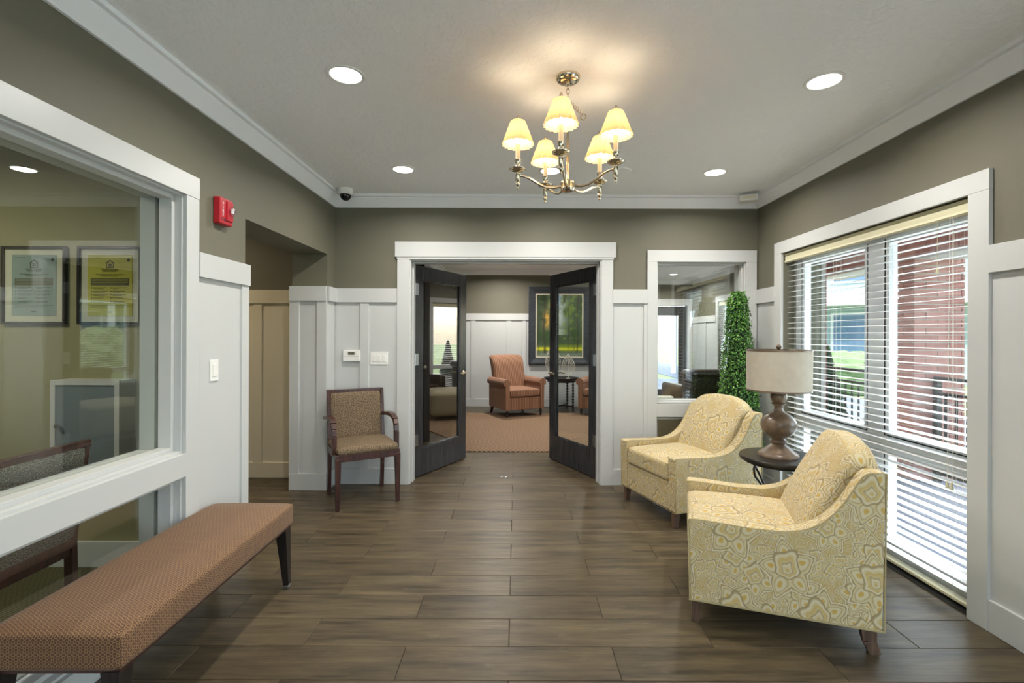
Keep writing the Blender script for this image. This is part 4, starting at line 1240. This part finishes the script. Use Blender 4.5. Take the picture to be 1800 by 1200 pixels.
can(-3.2, 3.8, 'recessed light in the side hall', 'side hall light', 9, H, (1, .82, .58))
t = thing('speaker_disc', 'flat white disc on the ceiling to the right behind the chandelier', 'ceiling disc', (.80, 3.72, H))
bm = bmesh.new(); lathe(bm, [(.082, 0), (.081, -.006), (.070, -.009), (.0, -.009)], 36); obj('cover', bm, 'ceiling', t, smooth=True)
t = thing('sprinkler', 'small white sprinkler disc in the lounge ceiling', 'sprinkler', (-.62, 7.9, H))
bm = bmesh.new(); lathe(bm, [(.035, 0), (.034, -.006), (.012, -.009), (.010, -.02), (0, -.02)], 20); obj('cover', bm, 'plastic', t, smooth=True)

# ---- wall and ceiling devices
t = thing('fire_alarm', 'red fire alarm with clear strobe on the left wall', 'fire alarm', (XL, 2.70, 2.045))
obj('body', B((0, .042, -.058, .058, -.074, .074)), 'red', t, bevel=.008, seg=3)
obj('strobe_housing', B((.040, .050, -.002, .052, -.050, .062)), 'red', t, bevel=.004)
bm = bmesh.new(); softbox(bm, (.060, .025, .008), (.034, .036, .050), .012, 4); obj('strobe_lens', bm, 'lens', t, smooth=True)
obj('strobe_tube', B((.052, .066, .018, .032, -.006, .022)), 'plastic', t, bevel=.003)
for i in range(5): obj('grille_slot', B((.041, .0425, -.048 + i * .012, -.043 + i * .012, -.058, -.040)), 'black', t)
def text(body, size, parent, loc, rot, mat, extrude=.0004, align='CENTER', name='lettering', space=1.0):
    cu = bpy.data.curves.new(name, 'FONT'); cu.body = body; cu.size = size; cu.extrude = extrude; cu.align_x = align; cu.align_y = 'CENTER'; cu.space_line = space
    tmp = bpy.data.objects.new(name, cu); COL.objects.link(tmp)
    bpy.context.view_layer.update()
    me = bpy.data.meshes.new_from_object(tmp.evaluated_get(bpy.context.evaluated_depsgraph_get()))
    bpy.data.objects.remove(tmp)
    me.name = name; me.materials.clear(); me.materials.append(M[mat])
    o = bpy.data.objects.new(name, me); COL.objects.link(o); o.parent = parent; o.location = loc; o.rotation_euler = rot
    return o
# wall normal +X: text upright: rot X 90, Z 90
text('F\nI\nR\nE', .024, t, (.0430, -.032, .008), (R(90), 0, R(90)), 'plastic', space=.85)

def switch(n, label, loc, rz, w):
    t = thing('light_switch', label, 'light switch', loc, rz)
    obj('plate', B((-w / 2, w / 2, -.006, 0, -.058, .058)), 'plastic', t, bevel=.002)
    for i in range(n):
        x = (i - (n - 1) / 2) * .046
        obj('rocker', B((x - .0165, x + .0165, -.0095, -.004, -.033, .033)), 'plastic', t, bevel=.0015)
    return t
# local front is -Y
switch(1, 'single white rocker switch on the wainscot of the left wall', (XL + .006, 2.645, 1.165), R(90), .072)
switch(3, 'white three-gang rocker switch on the back wall left of the doors', (-1.25, YB - .006, 1.150), 0, .160)
t = thing('thermostat', 'small white thermostat with grey display on the back wall', 'thermostat', (-1.497, YB - .006, 1.172))
obj('body', B((-.076, .076, -.028, 0, -.050, .050)), 'plastic', t, bevel=.004); obj('display', B((-.030, .030, -.0295, -.027, .010, .034)), 'inksoft', t); obj('cover_line', B((-.070, .070, -.0288, -.027, -.004, -.002)), 'inksoft', t)
for z in (.030, .016): obj('button', B((.045, .058, -.031, -.027, z - .004, z + .004)), 'plastic', t, bevel=.001)
t = thing('dome_camera', 'small dome security camera with dark bubble in the left ceiling corner', 'security camera', (-1.485, 4.20, H))
bm = bmesh.new(); lathe(bm, [(.062, 0), (.063, -.02), (.060, -.045), (.052, -.052), (0, -.052)], 32); obj('housing', bm, 'plastic', t, smooth=True)
bm = bmesh.new(); lathe(bm, [(.048, -.050)] + [(.047 * math.cos(q), -.056 - .047 * math.sin(q)) for q in (PI / 2 * i / 8 for i in range(8))] + [(0, -.103)], 28); obj('dome', bm, 'darkglass', t, smooth=True)
t = thing('motion_sensor', 'small white motion sensor box in the right ceiling corner', 'sensor', (2.045, 4.255, H - .052), R(-18))
obj('body', B((-.072, .072, -.035, .035, -.028, .028)), 'plastic', t, bevel=.006); obj('lens', B((-.050, .050, -.038, -.034, -.012, .012)), 'ivory', t, bevel=.003)

# ================================================================== OFFICE
def notice(label, x, paper):
    t = thing('framed_notice', label, 'framed notice', (x, 2.84, 1.645))
    w, h, f = .188, .228, .015
    obj('frame', B((-w, w, -.022, 0, h - f, h), (-w, w, -.022, 0, -h, -h + f), (-w, -w + f, -.022, 0, -h + f, h - f), (w - f, w, -.022, 0, -h + f, h - f)), 'espresso', t, bevel=.002)
    obj('mat_board', B((-w + f, w - f, -.010, -.002, -h + f, h - f)), 'matboard', t)
    pw, ph = .130, .178
    p = obj('paper', B((-pw, pw, -.012, -.0095, -ph, ph)), paper, t)
    bm = bmesh.new(); y = -.0128
    def bar(x0, x1, z0, z1): box(bm, x0, x1, y, y + .0006, z0, z1)
    # house outline with equal sign
    zc = .118
    ext(bm, [(-.027, y, zc + .012), (0, y, zc + .032), (.027, y, zc + .012), (.022, y, zc + .009), (0, y, zc + .0255), (-.022, y, zc + .009)], (0, .0006, 0))
    bar(-.023, -.018, zc - .012, zc + .012); bar(.018, .023, zc - .012, zc + .012); bar(-.023, .023, zc - .016, zc - .011)
    bar(-.010, .010, zc + .003, zc + .008); bar(-.010, .010, zc - .006, zc - .001)
    obj('house_emblem', bm, 'ink', p)
    text('EQUAL HOUSING\nOPPORTUNITY', .0125, p, (0, y, .088), (R(90), 0, 0), 'ink', .0002, space=.8)
    text('We Do Business in Accordance With the\nFederal Fair Housing Law', .0098, p, (0, y, .060), (R(90), 0, 0), 'ink', .0002, space=.9)
    bm = bmesh.new(); bar(-.112, .112, .0, .042); obj('banner', bm, 'inksoft', p)
    bm = bmesh.new(); y = -.0134
    for i in range(4): bar(-.105, .105 - .02 * (i == 3), .0345 - i * .009, .0365 - i * .009)
    obj('banner_text', bm, paper, p)
    bm = bmesh.new(); y = -.0128
    r = random.Random(5)
    for c in (-.108, .004):
        for i in range(5):
            z = -.014 - i * .020
            box(bm, c, c + .005, y, y + .0006, z - .003, z + .003)
            bar(c + .012, c + .012 + r.uniform(.06, .09), z, z + .0022); bar(c + .012, c + .012 + r.uniform(.03, .07), z - .006, z - .0038)
    for i in range(3): bar(-.115, .115 - .03 * i, -.118 - i * .008, -.1162 - i * .008)
    bar(-.014, .014, -.158, -.152); bar(-.115, -.05, .160, .162)
    lathe(bm, [(.009, -.0004), (.009, .0006)], 16, (.108, y, .150), 'Y')
    obj('print', bm, 'ink', p)
    obj('glazing', B((-w + f, w - f, -.0155, -.0145, -h + f, h - f)), 'glass', t)
    return t
notice('black framed notice on pale blue paper with house emblem in the office', (63 - 907) / 850 * 2.84, 'paper_blue')
notice('black framed notice on yellow paper with house emblem in the office', (196 - 907) / 850 * 2.84, 'paper_yellow')
xc = (170 - 907) / 850 * 2.80
t = thing('wall_cabinet', 'shallow grey wall cabinet with white frame and round knob in the office', 'cabinet', (xc, 2.84, .60))
w = .195
obj('body', B((-w, w, -.10, 0, 0, .50)), 'white', t, bevel=.002)
obj('frame', B((-w, -w + .028, -.118, -.10, 0, .50), (w - .028, w, -.118, -.10, 0, .50), (-w + .028, w - .028, -.118, -.10, .472, .50), (-w + .028, w - .028, -.118, -.10, 0, .02)), 'white', t, bevel=.001)
dd = obj('door', B((-w + .030, w - .030, -.112, -.10, .022, .470)), 'cabinet_grey', t, bevel=.002)
bm = bmesh.new(); lathe(bm, [(.006, -.112), (.006, -.124), (.013, -.128), (.012, -.138), (0, -.141)], 18, (-w + .05, 0, .245), 'Y'); obj('knob', bm, 'steel', dd, smooth=True)

# ================================================================== LOUNGE
t = thing('area_rug', 'terracotta lattice patterned rug filling the lounge floor', 'rug', (0, 5.66, 0))
bm = bmesh.new(); ext(bm, [(-.90, 0, 0), (3.10, 0, 0), (3.10, 2.80, 0), (-.90, 2.80, 0)], (0, 0, .012)); obj('pile', bm, 'carpet', t)
obj('binding', B((-.905, 3.105, -.005, 0, 0, .012), (-.905, 3.105, 2.80, 2.805, 0, .012)), 'carpet', t)

def club_chair(label, loc, rz, fab, legs=True, group=None):
    """rolled arm wing-less club chair; front -Y ; width .80"""
    t = thing('armchair', label, 'armchair', loc, rz, group)
    L0 = .13
    obj('seat_base', B((-.29, .29, -.33, .34, L0, .34)), fab, t, bevel=.012, seg=3)
    bm = bmesh.new(); softbox(bm, (0, -.08, .405), (.555, .56, .13), .04, 10, lambda p: Vector((p.x, p.y, p.z + (.012 * (1 - (p.x / .28) ** 2) if p.z > .41 else 0)))); obj('seat_cushion', bm, fab, t, smooth=True)
    for s in (-1, 1):
        bm = bmesh.new()
        # front view silhouette of arm: panel with round roll on top
        pr = [(.285, L0), (.285, .56)]
        cx, cz, r = .335, .575, .068
        a0 = math.radians(195)
        pr += [(cx + r * math.cos(a0 - q), cz + r * math.sin(a0 - q)) for q in (math.radians(235) * i / 16 for i in range(17))]
        pr += [(.365, .53), (.360, L0)]
        def dy(y):
            return 0
        ext(bm, [(s * x, -.345, z) for x, z in pr], (0, .68, 0))
        obj('arm', bm, fab, t, bevel=.010, seg=3)
    def bf(p):
        h = max(0, (p.z - .42) / .58)
        p.y += .15 * h ** 1.1
        p.x *= 1 + .07 * min(1, h)
        if p.z > .88: p.y += .05 * ((p.z - .88) / .14)
        p.z += .012 * (1 - (p.x / .34) ** 2) if p.z > .9 else 0
        return p
    bm = bmesh.new(); softbox(bm, (0, .245, .70), (.585, .17, .62), .055, 14, bf); obj('backrest', bm, fab, t, smooth=True)
    bm = bmesh.new(); ext(bm, [(-.345, .30, L0), (.345, .30, L0), (.345, .36, .62), (-.345, .36, .62)], (0, .035, 0)); obj('outside_back', bm, fab, t, bevel=.01)
    for s in (-1, 1):
        bm = bmesh.new(); lathe(bm, [(.020, L0 + .005), (.020, .120), (.013, .112), (.026, .100), (.028, .088), (.018, .076), (.013, .068), (.020, .058), (.019, .046), (.010, .036), (.008, .020), (.0, .020)], 16, (s * .315, -.30, 0))
        lathe(bm, [(.0, -.008), (.014, -.008), (.014, .008), (0, .008)], 14, (s * .315, -.30, .014), 'X'); obj('leg', bm, 'espresso', t, smooth=True)
        bm = bmesh.new(); beam(bm, (s * .31, .30, L0 + .005), (s * .315, .36, 0), .045, .05, .032, .036); obj('leg', bm, 'mahogany', t, bevel=.003)
    return t
a1 = club_chair('orange striped rolled-arm armchair in full view through the open doors', (.005, 8.36, 0), R(27), 'stripe', group='striped lounge armchairs')
a2 = dup(a1, (1.53, 8.40, 0), R(-24), 'orange striped armchair partly hidden behind the right door leaf', 'striped lounge armchairs')
# spool-leg round table
TX2, TY2 = .835, 8.84
t = thing('spool_table', 'round black tray-top table with beaded spool legs between the striped armchairs', 'table', (TX2, TY2, 0))
bm = bmesh.new(); lathe(bm, [(.0, .565), (.29, .565), (.305, .572), (.325, .602), (.320, .603), (.300, .580), (0, .580)], 44); obj('tray_top', bm, 'blackmetal', t, smooth=True)
bm = bmesh.new(); lathe(bm, [(.26, .525), (.26, .566), (.24, .566), (.24, .525), (.26, .525)], 36); obj('apron', bm, 'blackmetal', t, smooth=True)
for k in range(4):
    a = R(45 + 12 + 90 * k)
    pr = [(.016, .0), (.022, .01), (.014, .03)]
    z = .04
    while z < .52: pr += [(.012, z), (.026, z + .022), (.012, z + .044)]; z += .052
    bm = bmesh.new(); lathe(bm, pr + [(.016, .56)], 14, (.235 * math.cos(a), .235 * math.sin(a), 0)); obj('leg', bm, 'blackmetal', t, smooth=True)
bm = bmesh.new()
for k in range(2):
    a = R(57 + 90 * k); c, s = .235 * math.cos(a), .235 * math.sin(a); beam(bm, (-c, -s, .09), (c, s, .09), .03, .022, up=(0, 0, 1))
obj('stretcher', bm, 'blackmetal', t)
def leaf_sculpture(label, loc, rz, h, w, seed):
    t = thing('leaf_sculpture', label, 'ornament', loc, rz)
    r = random.Random(seed); bm = bmesh.new(); z0 = .055
    def half(q): return w * math.sin(PI * q ** .85) ** .9 * (1 - .25 * q)
    n = 22
    L = [(-half(i / n), 0, z0 + h * i / n) for i in range(n + 1)]; Rr = [(half(i / n), 0, z0 + h * i / n) for i in range(n + 1)]
    tube(bm, L, .006, 6); tube(bm, Rr, .006, 6); tube(bm, [(0, 0, .02), (0, .004, z0 + h * .5), (0, 0, z0 + h)], [.008, .006, .003], 6)
    obj('outline', bm, 'silverleaf', t, smooth=True)
    bm = bmesh.new()
    for i in range(1, 10):
        q = i / 11
        for s in (-1, 1):
            q2 = min(.98, q + .16); e = (s * half(q2), 0, z0 + h * q2); m = (s * half(q2) * .5, r.uniform(-.006, .006), z0 + h * (q + .06))
            tube(bm, [(0, 0, z0 + h * q), m, e], .0034, 5)
            for kk in (.35, .6, .8):
                xx = s * half(q2) * kk; zz = z0 + h * (q + .16 * kk)
                tube(bm, [(xx, 0, zz), (xx + s * r.uniform(-.004, .012), 0, zz + h * .075)], .0026, 4)
    obj('veins', bm, 'silverleaf', t, smooth=True)
    obj('base', B((-.035, .035, -.025, .025, 0, .022)), 'silverleaf', t, bevel=.003)
    return t
leaf_sculpture('tall pale openwork leaf sculpture on the spool table, left one', (TX2 - .155, TY2, .580), R(12), .60, .155, 1)
leaf_sculpture('shorter openwork leaf sculpture on the spool table, right one', (TX2 + .115, TY2 - .06, .580), R(-8), .40, .135, 2)

# framed painting
t = thing('framed_painting', 'large dark framed woodland landscape painting on the lounge wall', 'painting', (.832, 9.3 - .018, 1.555))
fw, fh, bw = .592, .745, .135
bm = bmesh.new()
prof = [(0, -.004), (0, -.045), (.02, -.055), (.05, -.050), (.085, -.038), (.12, -.030), (bw, -.026), (bw, -.004)]   # inward distance, y
ring = []
for a, y in prof: ring.append([bm.verts.new((sx * (fw - a), y, sz * (fh - a))) for sx, sz in ((-1, -1), (1, -1), (1, 1), (-1, 1))])
for i in range(len(ring)):
    A, C = ring[i], ring[(i + 1) % len(ring)]
    for k in range(4): bm.faces.new((A[k], A[(k + 1) % 4], C[(k + 1) % 4], C[k]))
obj('frame', bm, 'paintframe', t)
iw, ih = fw - bw, fh - bw
obj('liner', B((-iw, iw, -.022, -.006, ih - .022, ih), (-iw, iw, -.022, -.006, -ih, -ih + .022), (-iw, -iw + .022, -.022, -.006, -ih + .022, ih - .022), (iw - .022, iw, -.022, -.006, -ih + .022, ih - .022)), 'gold', t)
def paint_canvas(par):
    W_, H_ = 110, 150
    rs = np.random.RandomState(4)
    yy, xx = np.mgrid[0:H_, 0:W_] / np.array([H_ - 1, W_ - 1]).reshape(2, 1, 1)
    yy = yy  # 0 = bottom
    def fb(sc, seed):
        r = np.random.RandomState(seed); out = 0; amp = 1
        for o in range(4):
            g = r.rand(int(sc * 1.4 * 2 ** o) + 3, int(sc * 2 ** o) + 3)
            fy = yy * (g.shape[0] - 2); fx = xx * (g.shape[1] - 2); iy = fy.astype(int); ix = fx.astype(int); dy = fy - iy; dx = fx - ix
            dy = dy * dy * (3 - 2 * dy); dx = dx * dx * (3 - 2 * dx)
            out = out + amp * (g[iy, ix] * (1 - dy) * (1 - dx) + g[iy + 1, ix] * dy * (1 - dx) + g[iy, ix + 1] * (1 - dy) * dx + g[iy + 1, ix + 1] * dy * dx); amp *= .55
        return out / 2.1
    img = np.zeros((H_, W_, 3))
    def blend(m, c):
        m = np.clip(m, 0, 1)[..., None]; img[:] = img * (1 - m) + np.array(c) / 255. * m
    blend(np.ones_like(xx), (62, 78, 54))
    # misty sky gap to the right of centre
    blend(np.exp(-((xx - .50) / .16) ** 2) * (yy > .35) * (.4 + .6 * yy), (196, 204, 206))
    blend(np.exp(-((xx - .47) / .06) ** 2) * np.clip((yy - .75) * 4, 0, 1), (112, 150, 196))
    # warm light between the left trunks
    blend(np.exp(-((xx - .22) / .07) ** 2 - ((yy - .60) / .13) ** 2) * .95, (226, 166, 70))
    blend(np.exp(-((xx - .30) / .03) ** 2 - ((yy - .85) / .09) ** 2) * .8, (222, 206, 110))
    f1 = fb(6, 1); f2 = fb(14, 2); f3 = fb(5, 9)
    left = (xx < .42) ; right = (xx > .58)
    crown = (np.clip((f1 - .5) * 6, 0, 1)) * np.clip((yy - .55) * 5, 0, 1)
    blend(crown * (left * .9 + right * .9 + .25), (34, 52, 26))
    blend(np.clip((f2 - .52) * 7, 0, 1) * np.clip((yy - .35) * 3, 0, 1) * (right * .8 + left * .5), (104, 134, 42))
    blend(np.clip((f3 - .5) * 6, 0, 1) * np.exp(-((yy - .33) / .12) ** 2), (44, 70, 26))
    blend(np.clip((f2 - .5) * 6, 0, 1) * np.exp(-((yy - .36) / .10) ** 2 - ((xx - .68) / .2) ** 2), (120, 150, 44))
    # sunlit meadow, water, bank
    blend(np.exp(-((yy - .125) / .035) ** 2) * 1.0, (196, 198, 36))
    blend(np.exp(-((yy - .17) / .03) ** 2) * .7 * (xx > .3), (120, 140, 30))
    blend(np.clip((.09 - yy) * 22, 0, 1), (112, 124, 108))
    blend(np.clip((f2 - .5) * 5, 0, 1) * (yy < .09), (70, 84, 66))
    # trunks
    blend(np.clip((f1 - .48) * 5, 0, 1) * np.clip((yy - .45) * 4, 0, 1) * np.exp(-((xx - .74) / .17) ** 2), (96, 112, 52))
    blend(np.clip((f2 - .45) * 5, 0, 1) * np.exp(-((xx - .10) / .12) ** 2) * (yy > .2), (52, 62, 40))
    for x, wd, y0_, y1_, al in ((.04, .014, .08, 1, .6), (.17, .022, .05, .95, .8), (.31, .016, .1, 1, .7), (.40, .008, .12, .7, .5), (.70, .010, .12, .8, .5), (.82, .008, .1, .7, .5), (.90, .016, .06, 1, .7)):
        bend = .012 * np.sin(yy * 9 + x * 40)
        blend(np.exp(-((xx - x - bend) / wd) ** 2) * (yy > y0_) * (yy < y1_) * al * np.clip(f1 * 1.6, 0, 1), (44, 38, 28))
    img *= (.9 + .2 * rs.rand(H_, W_, 1))
    img = np.clip(img, 0, 1)
    w, h = iw - .02, ih - .02
    vs = [(-w + 2 * w * i / (W_ - 1), -.013, -h + 2 * h * j / (H_ - 1)) for j in range(H_) for i in range(W_)]
    fs = [(j * W_ + i, j * W_ + i + 1, (j + 1) * W_ + i + 1, (j + 1) * W_ + i) for j in range(H_ - 1) for i in range(W_ - 1)]
    me = bpy.data.meshes.new('canvas'); me.from_pydata(vs, [], fs)
    ca = me.color_attributes.new('paint', 'FLOAT_COLOR', 'POINT')
    l = np.where(img <= .04045, img / 12.92, ((img + .055) / 1.055) ** 2.4)
    ca.data.foreach_set('color', np.concatenate([l.reshape(-1, 3), np.ones((H_ * W_, 1))], 1).ravel())
    t_ = NT('oil_painting'); at = t_.n('ShaderNodeAttribute', attribute_name='paint')
    t_.bsdf(at.outputs[0], .4)
    me.materials.append(t_.m)
    o = bpy.data.objects.new('canvas', me); COL.objects.link(o); o.parent = par
paint_canvas(t)

# made-up dark cabinet, keeps the left door glass dark behind its reflection
t = thing('backing_cabinet', 'tall dark cabinet added behind the left door leaf to darken its glass', 'cabinet', (-1.36, 7.05, 0))
obj('body', B((0, .34, -1.75, 1.50, .08, 2.12)), 'cabinet_dark', t, bevel=.004); obj('plinth', B((.02, .32, -1.7, 1.45, 0, .08)), 'cabinet_dark', t); obj('cornice', B((0, .36, -1.77, 1.52, 2.12, 2.17)), 'cabinet_dark', t, bevel=.006)
for i in range(5):
    a = -1.74 + i * .645
    d = obj('door', B((.34, .356, a + .004, a + .641, .10, 2.10)), 'cabinet_dark', t, bevel=.003)
    bm = bmesh.new(); lathe(bm, [(.005, .356), (.010, .368), (0, .374)], 12, (0, a + (.60 if i % 2 else .05), 1.0), 'X'); obj('knob', bm, 'steel', d)

# leather chair with its back to the window, sofa along the bay, ottoman
def sofa(name, label, cat, loc, rz, L, mat, rolltop=False):
    t = thing(name, label, cat, loc, rz)
    h = L / 2
    obj('base', B((-h + .16, h - .16, -.36, .36, .10, .30)), mat, t, bevel=.02, seg=3)
    n = max(1, int(round((L - .4) / .68)))
    for i in range(n):
        a = -h + .18 + (L - .36) * i / n; b = -h + .18 + (L - .36) * (i + 1) / n
        bm = bmesh.new(); softbox(bm, ((a + b) / 2, -.08, .375), (b - a - .006, .60, .17), .05, 10); obj('seat_cushion', bm, mat, t, smooth=True)
        bm = bmesh.new(); softbox(bm, ((a + b) / 2, .22, .64), (b - a - .006, .18, .40), .07, 10, lambda p: Vector((p.x, p.y + .15 * (p.z - .45), p.z))); obj('back_cushion', bm, mat, t, smooth=True)
    for s in (-1, 1):
        bm = bmesh.new(); softbox(bm, (s * (h - .09), -.01, .36), (.19, .80, .52), .06, 12); obj('arm', bm, mat, t, smooth=True)
    bm = bmesh.new(); softbox(bm, (0, .37, .47), (L - .02, .15, .74), .06, 14); obj('back', bm, mat, t, smooth=True)
    if rolltop:
        bm = bmesh.new(); softbox(bm, (0, .385, .800), (L + .01, .20, .13), .06, 12); obj('back_roll', bm, mat, t, smooth=True)
    for sx in (-1, 1):
        for sy in (-1, 1):
            bm = bmesh.new(); beam(bm, (sx * (h - .08), sy * .30, .12), (sx * (h - .08), sy * .31, 0), .06, .06, .04, .04); obj('leg', bm, 'espresso', t, bevel=.003)
    return t
sofa('leather_armchair', 'dark brown leather armchair with rolled back, seen through the interior window', 'armchair', (2.86, 7.52, .012), R(180 + 6), .92, 'leather', True)
sdir = (P1 - P0).normalized()
sc_ = P0 + sdir * 1.18 + nb * .50 + Vector((0, 0, .012))
sofa('leather_sofa', 'dark brown leather sofa below the angled lounge bay window, mirrored in the left door glass', 'sofa', tuple(sc_), math.atan2(nb.y, nb.x) + PI / 2, 1.75, 'leather')
t = thing('throw_pillow', 'square taupe throw pillow on the leather sofa', 'pillow', tuple(sc_ + sdir * .42 + nb * .02 + Vector((0, 0, .63))), math.atan2(nb.y, nb.x) + PI / 2)
bm = bmesh.new(); softbox(bm, (0, 0, 0), (.44, .15, .38), .07, 10); o = obj('cover', bm, 'pillow', t, smooth=True); o.rotation_euler = (R(-18), 0, 0)
t = thing('ottoman', 'large square taupe ottoman on the lounge rug', 'ottoman', (1.98, 6.55, .012), R(20))
bm = bmesh.new(); softbox(bm, (0, 0, .25), (.92, .92, .38), .07, 12, lambda p: Vector((p.x, p.y, p.z + (.02 * (1 - (p.x / .46) ** 2) * (1 - (p.y / .46) ** 2) if p.z > .3 else 0)))); obj('body', bm, 'suede', t, smooth=True)
bm = bmesh.new()
tube(bm, [(sx * .452, sy * .452, .395) for sx, sy in ((-1, -1), (1, -1), (1, 1), (-1, 1))], .006, 6, closed=True); obj('piping', bm, 'suede', t)
for sx in (-1, 1):
    for sy in (-1, 1):
        bm = bmesh.new(); lathe(bm, [(.02, 0), (.03, .07)], 14, (sx * .36, sy * .36, 0)); obj('leg', bm, 'espresso', t)
t = thing('reflection_block', 'low white block standing in for a reflection at the interior window ledge', 'box', (1.395, YB + .115, .75))  # solid white block stands in for a bright reflection
obj('upper_block', B((-.10, .085, -.01, .070, .018, .045)), 'white_block', t, bevel=.003); obj('body', B((-.095, .08, -.006, .066, 0, .019)), 'white_block', t)
